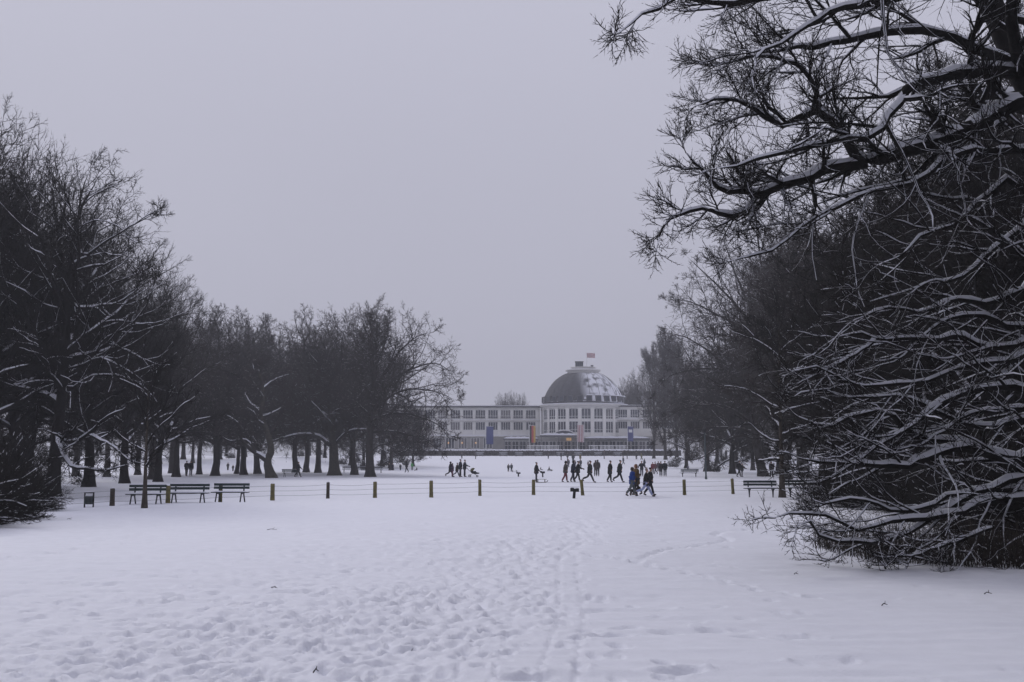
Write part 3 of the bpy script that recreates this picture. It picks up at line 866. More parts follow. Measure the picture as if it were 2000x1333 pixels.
# entrance porch with arched fanlight, and the two snow-topped canopies
def canopy(pa, pb, py0, py1, d, dep):
    b = MB().box(X(pa, d), X(pb, d), d, d + dep, Z(py1, d), Z(py0, d)).build('canopy', M['dark_trim'], hotel)
    xa_, xb_ = X(pa, d), X(pb, d)
    z0_ = Z(py0, d)
    n = 18; pts = []
    for i in range(n + 1):
        f = i / n
        pts.append((xa_ + (xb_ - xa_) * f, z0_ + 0.55 * min(1, f * 9, (1 - f) * 9) * (0.85 + 0.15 * math.sin(i * 1.9)) + 0.01))
    MB().prism([(xa_, z0_ + 0.003)] + pts[1:-1] + [(xb_, z0_ + 0.003)], d + 0.05, d + dep).build('snow_cover', M['snow_cap'], b)
    n = max(2, int((xb_ - xa_) / 3.2))
    for i in range(n + 1):
        xx = xa_ + 0.3 + (xb_ - xa_ - 0.6) * i / n
        MB().box(xx - 0.06, xx + 0.06, d + 0.2, d + 0.32, GB - 0.2, Z(py1, d) + 0.01).build('canopy_post', M['dark_trim'], b)
    return b
canopy(983, 1052, 857, 859.2, 289.5, 5.5)
canopy(1140, 1270, 856.2, 860.2, 289.5, 5.5)
canopy(1055, 1128, 850.5, 853.5, 288.5, 5.2)
xc = X(1102, 290)
ra = 22 / FPX * 290
arc = [(xc - ra * math.cos(math.pi * i / 16) , Z(850.2, 290) + 1.25 * math.sin(math.pi * i / 16)) for i in range(17)]
vt = MB().prism(arc, 290.2, 294.4).build('porch_vault', M['stone_trim'], hotel)
MB().prism([(xc + (x_ - xc) * 0.86, Z(850.2, 290) + 0.05 + (z_ - Z(850.2, 290)) * 0.82) for x_, z_ in arc], 290.1, 290.3).build('fanlight', M['glass'], vt)
arc2 = [(xc - ra * 0.98 * math.cos(math.pi * i / 16), Z(850.2, 290) + 0.004 + (1.25 + 0.16) * math.sin(math.pi * i / 16)) for i in range(6, 17)]
arc3 = [(x_, z_ - 0.17) for x_, z_ in arc2]
MB().prism(arc2 + arc3[::-1], 290.25, 294.3).build('snow_cover', M['snow_cap'], vt)
for q in range(3):
    xq = X(1108 + 3.4 * q, 294.2)
    MB().box(xq - 0.17, xq + 0.17, 294.5, 294.6, Z(861, 294), Z(855.5, 294)).build('lit_lamp', M['lamp_warm'], hotel)
for pa, pb in ((1030, 1092), (1150, 1224)):
    bl = MB().box(X(pa, 287), X(pb, 287), 286.94, 287.06, Z(871.2, 287), Z(870, 287)).build('balustrade', M['frame_white'], hotel)
    n = int((pb - pa) / 2.6)
    for i in range(n):
        if RNG.uniform() < 0.12: continue
        xq = X(pa + 1.2 + (pb - pa - 2.4) * i / (n - 1), 287)
        MB().box(xq - 0.07, xq + 0.07, 286.95, 287.05, GB - 0.1, Z(871.2, 287) + 0.01).build('baluster', M['frame_white'], bl)

# flag on the dome and banners on masts
def stripes(name, cols, axis, n):
    m = bpy.data.materials.new(name); m.use_nodes = True
    t = m.node_tree; b = t.nodes['Principled BSDF']; b.inputs['Roughness'].default_value = 0.85
    tc = t.nodes.new('ShaderNodeTexCoord'); sp = t.nodes.new('ShaderNodeSeparateXYZ')
    mu = t.nodes.new('ShaderNodeMath'); mu.operation = 'MULTIPLY'; mu.inputs[1].default_value = n / len(cols)
    fr = t.nodes.new('ShaderNodeMath'); fr.operation = 'FRACT'
    cr = t.nodes.new('ShaderNodeValToRGB'); cr.color_ramp.interpolation = 'CONSTANT'
    e = cr.color_ramp.elements
    e[0].position = 0; e[0].color = (*cols[0], 1); e[1].position = 1 / len(cols); e[1].color = (*cols[1], 1)
    for i in range(2, len(cols)):
        x = e.new(i / len(cols)); x.color = (*cols[i], 1)
    k = t.links.new
    k(tc.outputs['Generated'], sp.inputs[0]); k(sp.outputs[axis], mu.inputs[0]); k(mu.outputs[0], fr.inputs[0]); k(fr.outputs[0], cr.inputs[0]); k(cr.outputs[0], b.inputs['Base Color'])
    return m
RED, WHITE = (0.30, 0.05, 0.06), (0.62, 0.62, 0.64)
def flag_cloth(name, m, parent, x0, x1, z0, z1, y, wave=0.12, nx=12, nz_=8):
    vs = []; fs = []
    for side in (0, 1):
        for j in range(nz_ + 1):
            for i in range(nx + 1):
                u, v = i / nx, j / nz_
                w = wave * math.sin(u * 7 + v * 2.2) * (0.3 + u)
                vs.append((x0 + (x1 - x0) * u, y + w + side * 0.02, z0 + (z1 - z0) * v - 0.12 * u * abs(x1 - x0) * 0.2))
    N = (nx + 1) * (nz_ + 1)
    for j in range(nz_):
        for i in range(nx):
            a = j * (nx + 1) + i
            fs.append((a, a + 1, a + nx + 2, a + nx + 1)); fs.append((N + a, N + a + nx + 1, N + a + nx + 2, N + a + 1))
    for i in range(nx):
        fs.append((i, N + i, N + i + 1, i + 1)); a = nz_ * (nx + 1) + i; fs.append((a, a + 1, N + a + 1, N + a))
    for j in range(nz_):
        a = j * (nx + 1); fs.append((a, a + nx + 1, N + a + nx + 1, N + a)); a += nx; fs.append((a, N + a, N + a + nx + 1, a + nx + 1))
    return MB().add(vs, fs).build(name, m, parent, True)
xf = X(1147.2, DR)
fl = thing('dome_flag', 'small red and white striped flag flying from a pole on top of the dome', 'flag', (xf, CY, Z(718, DR)))
MB().tube([(0, 0, -0.05), (0, 0, Z(687.5, DR) - Z(718, DR))], [0.07, 0.045], 8).build('pole', M['frame_white'], fl)
flag_cloth('flag_cloth', stripes('flag_red_white', [RED, WHITE], 'Z', 9), fl, 0.06, 2.25, Z(699, DR) - Z(718, DR), Z(690, DR) - Z(718, DR), 0)
BAN = [(950, 963.5, 833, 868, mat('banner_blue', (0.045, 0.06, 0.19), 0.85, 0.1, 1), 'plain blue vertical banner hanging from a mast before the left wing'),
       (1035, 1046, 831.5, 865, stripes('banner_black_red_gold', [(0.02, 0.02, 0.025), (0.40, 0.05, 0.05), (0.48, 0.30, 0.06)], 'X', 3), 'black, red and gold vertical banner on a mast before the hotel'),
       (1129, 1141, 830, 864, stripes('banner_red_white', [RED, WHITE], 'X', 8), 'red and white striped vertical banner on a mast before the rotunda'),
       (1227, 1237.5, 833, 862.5, mat('banner_blue_pale', (0.08, 0.09, 0.22), 0.85, 0.1, 1), 'blue vertical banner with a white patch on a mast before the right wing')]
for i, (pa, pb, y0, y1, m_, lab) in enumerate(BAN):
    d = 283.0
    o = thing('banner_mast', lab, 'banner', (X(pa - 1.2, d), d, GB), 0, 'banners on masts before the hotel')
    ox = X(pa - 1.2, d)
    top_ = Z(y0 - 3, d) - GB
    MB().tube([(0, 0, -0.3), (0, 0, top_)], [0.07, 0.05], 8).build('mast', M['frame_white'], o)
    MB().tube([(-0.05, 0, Z(y0, d) - GB), (X(pb, d) - ox, 0, Z(y0, d) - GB)], 0.035, 6).build('crossbar', M['frame_white'], o)
    bc = flag_cloth('banner_cloth', m_, o, 0.09, X(pb, d) - ox, Z(y1, d) - GB, Z(y0, d) - GB - 0.03, 0, 0.06, 6, 14)
    if i == 3:
        MB().box(0.35, X(pb, d) - ox - 0.3, -0.2, -0.16, Z(845, d) - GB, Z(839.5, d) - GB).build('white_patch', M['frame_white'], bc)

# hedge before the hotel, with a snow line on top
def hedge(xa, xb, y, zt, label):
    o = thing('clipped_hedge', label, 'hedge', ((xa + xb) / 2, y, float(gz((xa + xb) / 2, y))))
    n = int((xb - xa) / 0.22); L2 = (xb - xa) / 2
    rng = np.random.default_rng(5)
    prof = np.array([(-0.7, -0.2), (-0.72, 0.5), (-0.68, 1.0), (-0.6, 1.45), (-0.3, 1.62), (0.3, 1.62), (0.6, 1.45), (0.7, -0.2)])
    prof[:, 1] *= zt / 1.62
    xs_ = np.linspace(-L2, L2, n)
    Vv = np.zeros((n, len(prof), 3)); Vv[..., 0] = xs_[:, None]; Vv[..., 1] = prof[None, :, 0]; Vv[..., 2] = prof[None, :, 1]
    Vv += rng.normal(0, 0.07, Vv.shape)
    k = len(prof)
    i = np.arange(n - 1)[:, None] * k; kk = np.arange(k - 1)[None]
    Q = np.stack((i + kk, i + kk + 1, i + k + kk + 1, i + k + kk), -1).reshape(-1, 4)
    e0 = np.arange(k)[None]; e1 = (np.arange(k)[::-1] + (n - 1) * k)[None]
    me = np_mesh('foliage', Vv.reshape(-1, 3), [Q[:, ::-1], e0, e1], [M['hedge']], False)
    f = link('foliage', me, o)
    top = np.zeros((n, 4, 3)); top[..., 0] = xs_[:, None]
    top[..., 1] = np.array([-0.52, -0.35, 0.35, 0.52])[None]
    top[..., 2] = zt + np.array([-0.10, 0.22, 0.22, -0.10])[None]
    top += rng.normal(0, 0.03, top.shape)
    i = np.arange(n - 1)[:, None] * 4; kk = np.arange(3)[None]
    Q = np.stack((i + kk, i + kk + 1, i + 5 + kk, i + 4 + kk), -1).reshape(-1, 4)
    link('snow_cover', np_mesh('snow_cover', top.reshape(-1, 3), [Q[:, ::-1]], [M['snow_cap']]), o)
    # bare shoots bristling from the faces
    m = 2600
    p = np.column_stack((rng.uniform(-L2, L2, m), rng.uniform(-0.66, -0.5, m), rng.uniform(0.1, zt, m)))
    d = unit(np.column_stack((rng.normal(0, 0.5, m), rng.uniform(-1, 0.1, m), rng.normal(0.5, 0.5, m))))
    a = Acc(); P = np.stack((p, p + d * rng.uniform(0.15, 0.35, m)[:, None]), 1)
    a.tubes(P, np.full((m, 2), 0.018), 3)
    t_ = a.mesh('shoots', [M['twig']])
    tag(link('shoots', t_, o), kind='stuff')
hedge(X(770, 276), X(1330, 276), 276.0, Z(880, 276) - float(gz(30, 276)), 'long low clipped hedge with a snowy top in front of the hotel')

# ------------------------------------------------------------------ hero trees at the right edge
def guide(pxs, d0, d1, r0, r1, base, start=None):
    n = len(pxs)
    pts = [at(x, y, d0 + (d1 - d0) * i / (n - 1)) - base for i, (x, y) in enumerate(pxs)]
    if start is not None: pts = [start] + pts
    return (np.array(pts), r0, r1)
HERO = [(12, 0.08, 42, 0.34, 8, 0.13, 0.025, 0.009, 4, 1.1), (9, 0.10, 42, 0.55, 5, 0.15, 0.03, 0.006, 3, 0.6), (6, 0.15, 40, 0.5, 3, 0.14, 0.05, 0.0044, 3, 0.34), (3, 0.3, 38, 0.45, 1, 0.12, 0.05, 0.004, 3, 0.13)]
BOUGH = [(10, 0.10, 32, 0.42, 8, 0.12, 0.0, 0.009, 4, 1.2), (6, 0.15, 34, 0.5, 5, 0.16, 0.01, 0.006, 3, 0.6), (5, 0.2, 38, 0.5, 3, 0.16, 0.03, 0.0044, 3, 0.32), (3, 0.3, 40, 0.45, 1, 0.14, 0.03, 0.004, 3, 0.13)]
base1 = on_ground(2250, 24.5)
tp1 = [np.zeros(3)] + [at(x, y, 24.5) - base1 for x, y in ((2235, 800), (2170, 520), (2070, 290), (1990, 130), (1925, -20), (1865, -190), (1820, -380))]
G1 = []
def g1(pxs, d0, d1, r0, r1, anchor):
    G1.append(guide(pxs, d0, d1, r0, r1, base1, tp1[anchor] if anchor else None))
g1([(2000, 197), (1916, 239), (1853, 269), (1782, 290), (1689, 318)], 24, 22.5, 0.24, 0.15, 3)
g1([(1689, 318), (1614, 330), (1580, 349), (1525, 361), (1479, 380), (1450, 374), (1408, 370), (1340, 300)], 22.5, 21, 0.13, 0.02, 0)
g1([(1600, 340), (1540, 362), (1479, 384), (1462, 407), (1429, 424), (1370, 408), (1303, 433), (1284, 480)], 22.3, 20.5, 0.09, 0.012, 0)
g1([(1689, 318), (1668, 302), (1643, 256), (1597, 218), (1559, 231), (1525, 244), (1462, 206), (1412, 193), (1360, 208)], 22.5, 21.5, 0.12, 0.012, 0)
g1([(1597, 218), (1593, 176), (1560, 130), (1480, 110), (1400, 130)], 22, 21.5, 0.06, 0.012, 0)
g1([(1979, 139), (1924, 140), (1866, 147), (1790, 164), (1748, 210), (1702, 269), (1640, 275), (1560, 290), (1480, 310), (1400, 330)], 24.2, 20.5, 0.16, 0.015, 4)
g1([(1980, 358), (1939, 378), (1908, 394), (1878, 430), (1828, 450), (1792, 464), (1772, 489), (1747, 505), (1714, 519)], 24, 22, 0.10, 0.012, 2)
g1([(1880, 300), (1800, 350), (1735, 365), (1640, 400), (1570, 440), (1510, 485), (1430, 510)], 23, 21, 0.09, 0.012, 3)
g1([(1990, 130), (1900, 90), (1800, 60), (1700, 70), (1600, 90), (1500, 100), (1400, 130)], 24.5, 22, 0.14, 0.012, 4)
g1([(1930, 0), (1850, -30), (1740, 0), (1640, 20), (1560, 60), (1480, 110), (1470, 150)], 24.5, 20, 0.13, 0.012, 5)
g1([(1900, -80), (1800, -110), (1700, -60), (1580, -25), (1475, 2), (1412, 8), (1350, -2), (1307, 5), (1244, 36), (1200, 72)], 24, 17, 0.13, 0.012, 5)
g1([(2060, 420), (1960, 470), (1880, 540), (1800, 560), (1700, 590)], 24.5, 23, 0.10, 0.012, 2)
e1 = at(1880, 190, 23) - base1
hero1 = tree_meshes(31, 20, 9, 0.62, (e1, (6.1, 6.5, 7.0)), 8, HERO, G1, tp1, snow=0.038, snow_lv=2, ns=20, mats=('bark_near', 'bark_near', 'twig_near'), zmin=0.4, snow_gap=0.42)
plant(hero1, 'bare_oak_tree', 'huge bare oak with snow-lined limbs reaching high over the meadow', 'tree', base1)

base2 = on_ground(2130, 25.0)
tp2 = [np.zeros(3)] + [at(x, y, 25.0) - base2 for x, y in ((2125, 960), (2110, 800), (2120, 620), (2105, 400), (2130, 150))]
G2 = []
def g2(pxs, d0, d1, r0, r1, anchor=0):
    G2.append(guide(pxs, d0, d1, r0, r1, base2, tp2[anchor] if anchor else None))
g2([(2000, 672), (1924, 679), (1874, 660), (1819, 664), (1777, 662), (1710, 664), (1676, 651), (1640, 658)], 24.5, 22.5, 0.105, 0.015, 3)
g2([(1710, 664), (1689, 681), (1638, 712), (1600, 730)], 22.9, 22.3, 0.04, 0.012)
g2([(2000, 693), (1962, 706), (1895, 714), (1857, 723), (1798, 748), (1739, 752), (1672, 752), (1605, 723), (1571, 721)], 24.5, 21.8, 0.085, 0.012, 3)
g2([(2000, 761), (1924, 756), (1874, 773), (1823, 794), (1781, 828), (1714, 870), (1655, 916), (1600, 941), (1575, 943)], 24.3, 21.5, 0.10, 0.012, 2)
g2([(2000, 895), (1924, 887), (1882, 870), (1840, 866), (1785, 855), (1769, 836), (1739, 811), (1701, 803), (1655, 819), (1615, 836), (1560, 815)], 24.5, 22.0, 0.15, 0.012, 2)
g2([(1900, 874), (1860, 880), (1823, 891), (1764, 912), (1714, 910), (1638, 905), (1588, 901), (1555, 893)], 23.8, 21.5, 0.10, 0.012)
g2([(2000, 937), (1941, 950), (1890, 971), (1844, 996), (1798, 1025), (1756, 1046), (1706, 1062), (1655, 1055), (1605, 1048), (1588, 1021), (1560, 1026)], 24.0, 21.0, 0.11, 0.012, 1)
g2([(2000, 975), (1924, 979), (1874, 1000), (1798, 1017), (1731, 1021), (1672, 1034), (1605, 1004), (1546, 1008), (1515, 1012)], 23.8, 20.8, 0.10, 0.012, 1)
g2([(1960, 800), (1890, 811), (1832, 849), (1790, 870), (1740, 880)], 24.2, 22.5, 0.06, 0.012, 2)
g2([(1900, 960), (1820, 985), (1756, 1000), (1714, 983), (1672, 971), (1620, 985), (1590, 978)], 23.5, 21.0, 0.07, 0.012, 1)
g2([(1940, 1030), (1857, 1062), (1811, 1075), (1790, 1084), (1748, 1088)], 22.5, 21.5, 0.04, 0.012)
g2([(2000, 560), (1930, 590), (1860, 585), (1800, 610), (1730, 600), (1660, 640)], 24.5, 23, 0.09, 0.012, 4)
g2([(1990, 640), (1930, 620), (1880, 618), (1820, 640), (1760, 700), (1700, 720)], 24.5, 23, 0.07, 0.012, 3)
g2([(2000, 820), (1930, 835), (1850, 815), (1770, 775), (1700, 780), (1630, 770)], 24.6, 22.5, 0.08, 0.012, 2)
e2 = at(1990, 850, 23.5) - base2
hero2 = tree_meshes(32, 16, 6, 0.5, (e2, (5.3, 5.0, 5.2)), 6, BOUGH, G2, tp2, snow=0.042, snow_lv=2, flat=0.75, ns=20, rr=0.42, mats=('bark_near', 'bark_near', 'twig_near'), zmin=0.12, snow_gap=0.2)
plant(hero2, 'spreading_tree', 'bare spreading tree with low snow-laden boughs sweeping down to the snow', 'tree', base2)
print('after right heroes', TRIS)

# left tree with a drooping bough
base3 = on_ground(105, 60)
G3 = []
tp3 = [np.zeros(3)] + [at(x, y, 60) - base3 for x, y in ((112, 850), (128, 700), (130, 560), (150, 430), (190, 360))]
def g3(pxs, d0, d1, r0, r1, anchor=0): G3.append(guide(pxs, d0, d1, r0, r1, base3, tp3[anchor] if anchor else None))
g3([(116, 872), (128, 897), (141, 913), (173, 916), (207, 920), (255, 906)], 58, 54, 0.14, 0.02, 1)
g3([(131, 863), (162, 856), (207, 815), (240, 800)], 58, 56, 0.13, 0.02, 1)
g3([(175, 850), (190, 858), (215, 868), (235, 885), (255, 900), (275, 905)], 57, 54, 0.07, 0.015, 0)
g3([(186, 690), (207, 663), (255, 635), (286, 597), (300, 560)], 60, 58, 0.12, 0.02, 2)
g3([(214, 668), (260, 692), (314, 715)], 60, 58, 0.06, 0.015)
g3([(150, 600), (200, 598), (235, 590), (262, 570)], 60, 58, 0.10, 0.02, 3)
g3([(140, 720), (190, 700), (215, 706), (250, 725), (280, 745)], 60, 57, 0.08, 0.015, 2)
g3([(130, 760), (180, 735), (240, 735), (285, 760), (310, 790)], 60, 57, 0.07, 0.015, 2)
g3([(160, 500), (210, 470), (260, 440), (300, 420)], 60, 58, 0.10, 0.015, 4)
g3([(120, 640), (70, 560), (30, 470), (20, 380)], 60, 62, 0.14, 0.02, 2)
e3 = at(150, 640, 60) - base3
V3 = [(9, 0.15, 46, 0.55, 6, 0.16, 0.04, 0.013, 4, 1.3), (7, 0.12, 44, 0.52, 4, 0.2, 0.03, 0.010, 3, 0.75), (5, 0.1, 42, 0.5, 2, 0.22, 0.02, 0.009, 3, 0.45), (4, 0.1, 40, 0.55, 1, 0.2, 0.0, 0.008, 3, 0.3)]
g3([(130, 560), (150, 430), (190, 350)], 60, 60, 0.17, 0.02)
g3([(130, 570), (112, 450), (100, 360)], 60, 59, 0.15, 0.02)
hero3 = tree_meshes(33, 18, 4, 0.36, ((e3[0], 0, 9.5), (5.8, 5.5, 9.8)), 10, V3, G3, tp3[:4], top=0.55, tt_=0.5, snow=0.06, snow_lv=1, mats=('bark_near', 'bark_near', 'twig_near'), zmin=0.7, snow_gap=0.3, limb_ang=(75, 25))
plant(hero3, 'bare_oak_tree', 'dark bare oak whose drooping bough hangs low behind the litter bin', 'tree', base3)

# leaning old tree and the forked big oak of the group on the far side of the meadow
def guide_tree(px, py, trunk, limbs, seed, Ht, tr, env, n1, trunk_h, spec=None, **kw):
    b = ground_at(px, py); d = b[1]
    tp = [np.zeros(3)] + [at(x, y, d) - b for x, y in trunk]
    gs = [(np.array([at(x, y, d + dd * i) - b for i, (x, y) in enumerate(l)]), r0, r1) for l, dd, r0, r1 in limbs]
    return b, tree_meshes(seed, Ht, trunk_h, tr, env, n1, spec or OAK, gs, tp, **kw)
b, lean_m = guide_tree(530, 934, [(522, 901), (530, 878), (519, 836), (509, 810), (515, 770), (505, 720)],
                       [([(522, 901), (509, 891), (486, 875), (470, 856), (468, 830), (440, 810)], -0.3, 0.30, 0.04), ([(505, 888), (480, 860), (450, 862), (430, 850)], -0.4, 0.13, 0.03), ([(524, 850), (545, 820), (560, 780), (580, 750)], 0.3, 0.16, 0.03)],
                       41, 12, 0.50, ((-1, 0, 7), (5, 5, 6.5)), 7, 4, OAKS, snow=0.09, snow_lv=0, mats=('bark_mossy', 'bark', 'twig'), snow_gap=0.1)
plant(lean_m, 'leaning_tree', 'short leaning old tree with a snow-covered crooked trunk and low fork', 'tree', b)
b, fork_m = guide_tree(653, 929, [(652, 890), (651, 860), (647, 810), (642, 770)],
                       [([(651, 872), (641, 868), (622, 853), (586, 849), (541, 859), (515, 868)], -0.4, 0.28, 0.05), ([(655, 868), (664, 858), (680, 843), (712, 840), (740, 846)], -0.4, 0.22, 0.05),
                        ([(653, 868), (668, 830), (676, 780), (690, 720), (700, 650)], 0.2, 0.40, 0.05), ([(650, 860), (630, 820), (612, 770), (600, 700), (590, 640)], -0.2, 0.35, 0.05)],
                       42, 21, 0.66, ((0, 0, 11.5), (9.4, 9, 10.0)), 10, 5, top=0.42, tt_=0.5, limb_ang=(70, 6), mats=('bark_mossy', 'bark', 'twig'), snow=0.08, snow_lv=0, snow_gap=0.3)
plant(fork_m, 'forked_oak_tree', 'stout oak forking low into thick limbs, with snow on its trunk', 'tree', b)

# young trees
YOUNG = [(8, 0.15, 34, 0.5, 4, 0.1, 0.05, 0.007, 4, 0.5), (6, 0.15, 34, 0.5, 3, 0.12, 0.05, 0.006, 3, 0.3), (4, 0.15, 34, 0.5, 2, 0.15, 0.03, 0.005, 3, 0.2)]
yb = ground_at(282, 992)
young = tree_meshes(51, 6.4, 1.55, 0.10, ((0, 0, 3.9), (2.0, 2.0, 2.7)), 12, YOUNG, mats=('post_dark', 'bark_near', 'twig_near'), limb_ang=(58, 20), limb_up=0.02, lean=0.006, snow=0.02, snow_lv=0, zmin=1.3, snow_gap=0.35)
plant(young, 'young_tree', 'young tree with a slim trunk and fan of thin branches before the benches', 'tree', yb)
yb = ground_at(1528, 973)
young2 = tree_meshes(52, 11.5, 1.8, 0.15, ((0, 0, 6.6), (3.6, 3.6, 5.6)), 22, YOUNG, mats=('post_dark', 'bark_near', 'twig_near'), limb_ang=(82, 25), limb_up=0.0, lean=0.006, snow=0.03, snow_lv=0, zmin=1.3, snow_gap=0.3)
plant(young2, 'young_tree', 'straight young tree with level snowy side branches rising before a bench', 'tree', yb)
print('after heroes', TRIS)

# the oak group in the middle distance
def tree_at(v, px, py, label, rz, sc, group=None, name='bare_oak_tree'):
    o = plant(V[v], name, label, 'tree', ground_at(px, py), rz, sc, group)
    o.rotation_euler = (0.05 * math.sin(px * 1.7), 0.06 * math.cos(px * 2.3), rz)
    return o
tree_at('oak_b', 420, 930, 'thick straight-trunked oak beside the strolling couple', 0.4, (1.0, 1.0, 1.0))
tree_at('oak_b', 476, 928, 'oak between the thick straight oak and the leaning tree', 2.2, (0.85, 0.85, 1.02))
tree_at('oak_a', 503, 926, 'upright oak standing close behind the leaning tree', 3.9, (0.85, 0.85, 0.98))
tree_at('oak_b', 577, 924, 'oak standing right behind the small bench', 5.0, (0.9, 0.9, 0.98))
tree_at('oak_b', 598, 923, 'slim oak between the oak behind the small bench and the next slim oak', 1.1, (0.85, 0.85, 1.02))
tree_at('oak_a', 621, 924, 'slim oak standing next to the stout forked oak', 2.9, (0.82, 0.82, 0.96))
tree_at('oak_b', 692, 928, 'oak before the long bench row, between forked and outermost oak', 4.4, (0.9, 0.9, 0.95))
b, out_m = guide_tree(723, 932, [(722, 890), (722, 850), (724, 800), (730, 740), (736, 700)],
                      [([(722, 885), (745, 868), (765, 874), (785, 884), (800, 876), (812, 868)], -0.3, 0.10, 0.02), ([(722, 830), (750, 812), (790, 808), (830, 818), (862, 835), (880, 852)], 0.2, 0.20, 0.02),
                       ([(723, 810), (760, 775), (800, 760), (850, 765), (890, 782)], -0.3, 0.20, 0.02), ([(724, 800), (770, 740), (820, 715), (860, 712), (884, 735)], 0.3, 0.22, 0.02),
                       ([(722, 845), (760, 842), (800, 850), (840, 866), (858, 880)], 0.4, 0.16, 0.02), ([(726, 770), (770, 700), (810, 660), (840, 650)], -0.2, 0.22, 0.02)],
                      43, 20, 0.50, ((2.0, 0, 10.3), (8.6, 8, 10.2)), 11, 5, top=0.64, tt_=0.5, limb_ang=(80, 6))
plant(out_m, 'bare_oak_tree', 'outermost oak of the group with wide boughs drooping toward the hotel', 'tree', b)
tree_at('oak_b', 462, 926, 'thinnest oak trunk, next to the thick straight-trunked oak', 0.2, (0.6, 0.6, 0.85))
tree_at('low', 762, 915, 'low-branching tree behind the outermost oak', 0.2, (0.8, 0.8, 0.62))

# right-hand mid trees
b, big_m = guide_tree(1491, 931, [(1482, 890), (1474, 830), (1482, 770), (1500, 700), (1508, 640)],
                      [([(1484, 760), (1480, 670), (1455, 622), (1420, 575), (1380, 538), (1340, 500)], -0.3, 0.30, 0.03), ([(1476, 800), (1440, 740), (1390, 690), (1340, 660), (1300, 650)], 0.4, 0.26, 0.03),
                       ([(1478, 860), (1440, 852), (1410, 868), (1390, 882), (1365, 896), (1340, 898), (1315, 888)], -0.6, 0.20, 0.02), ([(1475, 835), (1430, 800), (1380, 790), (1330, 800), (1290, 825)], 0.3, 0.24, 0.02),
                       ([(1475, 845), (1430, 835), (1370, 838), (1320, 850), (1285, 868)], 0.8, 0.18, 0.02), ([(1480, 780), (1430, 730), (1370, 720), (1310, 735), (1280, 765)], -0.5, 0.24, 0.02),
                       ([(1500, 690), (1460, 590), (1430, 520), (1410, 460)], 0.3, 0.26, 0.03), ([(1505, 650), (1490, 540), (1480, 450), (1478, 410)], -0.3, 0.24, 0.03),
                       ([(1470, 650), (1410, 620), (1350, 590), (1300, 585)], 0.3, 0.2, 0.02)],
                      44, 28, 0.55, ((0.6, 0, 15.2), (12.3, 10.5, 14.0)), 8, 7, top=0.58, tt_=0.5, limb_ang=(75, 6), mats=('bark', 'bark', 'twig'))
plant(big_m, 'bare_oak_tree', 'tall oak with a leaning trunk behind the walker with the backpack', 'tree', b)
tree_at('oak_a', 1572, 934, 'broad oak behind the row of right-hand benches', 5.2, (1.15, 1.15, 1.32))
tree_at('oak_b', 1535, 937, 'oak standing between the leaning oak and the broad oak', 1.4, (1.05, 1.05, 1.28))
tree_at('oak_b', 1440, 916, 'oak with drooping boughs over the lone bench', 3.3, (0.85, 0.85, 0.85))
for i, (px, d, sc) in enumerate(((1277, 246, 0.93), (1300, 240, 1.04), (1322, 250, 1.0))):
    plant(V['upright'], 'upright_tree', 'hazy tall narrow tree beside the right wing of the hotel', 'tree', on_ground(px, d), i * 2.1, (0.85 * sc, 0.85 * sc, sc), 'hazy narrow trees beside the hotel')
# trees behind the hotel
for i, (px, d, sc) in enumerate(((980, 350, 0.90), (1000, 355, 0.94), (1020, 352, 0.90), (1226, 345, 1.12), (1212, 350, 1.0), (1246, 340, 1.2))):
    plant(V['oak_a'], 'distant_tree', 'faint round-crowned tree showing above the roof from behind the hotel', 'tree', on_ground(px, d), i * 1.3, (sc * 0.55, sc * 0.55, sc), 'trees behind the hotel')

# woods at both sides
rw = random.Random(3)
def wood(lst, label, group, name='wood_tree'):
    for i, (px, d, v, sc) in enumerate(lst):
        plant(V[v], name, label, 'tree', on_ground(px, d), rw.uniform(0, 6.28), (sc * rw.uniform(0.9, 1.1), sc * rw.uniform(0.9, 1.1), sc), group)
wood([(30, 66, 'fan', 1.06), (-70, 60, 'fan', 1.08), (60, 80, 'low', 0.85), (175, 78, 'fan', 1.0), (245, 92, 'fan', 0.95), (-40, 74, 'oak_b', 1.0), (-120, 64, 'oak_a', 1.0), (-10, 95, 'low', 0.95), (110, 104, 'tall', 0.8), (-270, 62, 'low', 1.0), (310, 100, 'fan', 0.92)],
     'dark bare tree in the wood behind the litter bin', 'trees of the near left wood')
wood([(300, 112, 'oak_b', 0.86), (345, 128, 'oak_a', 0.85), (210, 125, 'tall', 0.78), (390, 150, 'tall', 0.85), (150, 135, 'oak_b', 0.9), (60, 140, 'tall', 0.9), (270, 150, 'tall', 0.85), (335, 160, 'tall', 0.85)],
     'tall bare tree in the wood beyond the left meadow edge', 'trees of the middle left wood')
lst = []
for i in range(20):
    px = 130 + i * 36 + rw.uniform(-14, 14)
    lst.append((px, rw.uniform(185, 250), rw.choice(['tall', 'oak_a', 'low', 'low']), rw.uniform(0.62, 0.8)))
wood(lst, 'hazy bare tree in the far wood behind the oak group', 'trees of the far left wood')
wood([(1640, 62, 'low', 0.8), (1720, 52, 'low', 0.74), (1820, 44, 'low', 0.73), (1930, 38, 'low', 0.74), (2050, 40, 'oak_a', 0.8), (1700, 74, 'oak_b', 0.87), (1800, 60, 'oak_b', 0.86), (1900, 52, 'oak_a', 0.81), (1610, 84, 'oak_a', 0.95), (1760, 88, 'tall', 0.94), (1860, 70, 'low', 1.05), (1980, 56, 'tall', 0.83), (2080, 48, 'low', 0.9), (1660, 96, 'low', 1.08), (1960, 80, 'low', 1.2), (1740, 64, 'low', 0.85), (1880, 46, 'low', 0.75)],
     'dark bare tree in the wood behind the snow-laden boughs', 'trees of the near right wood')
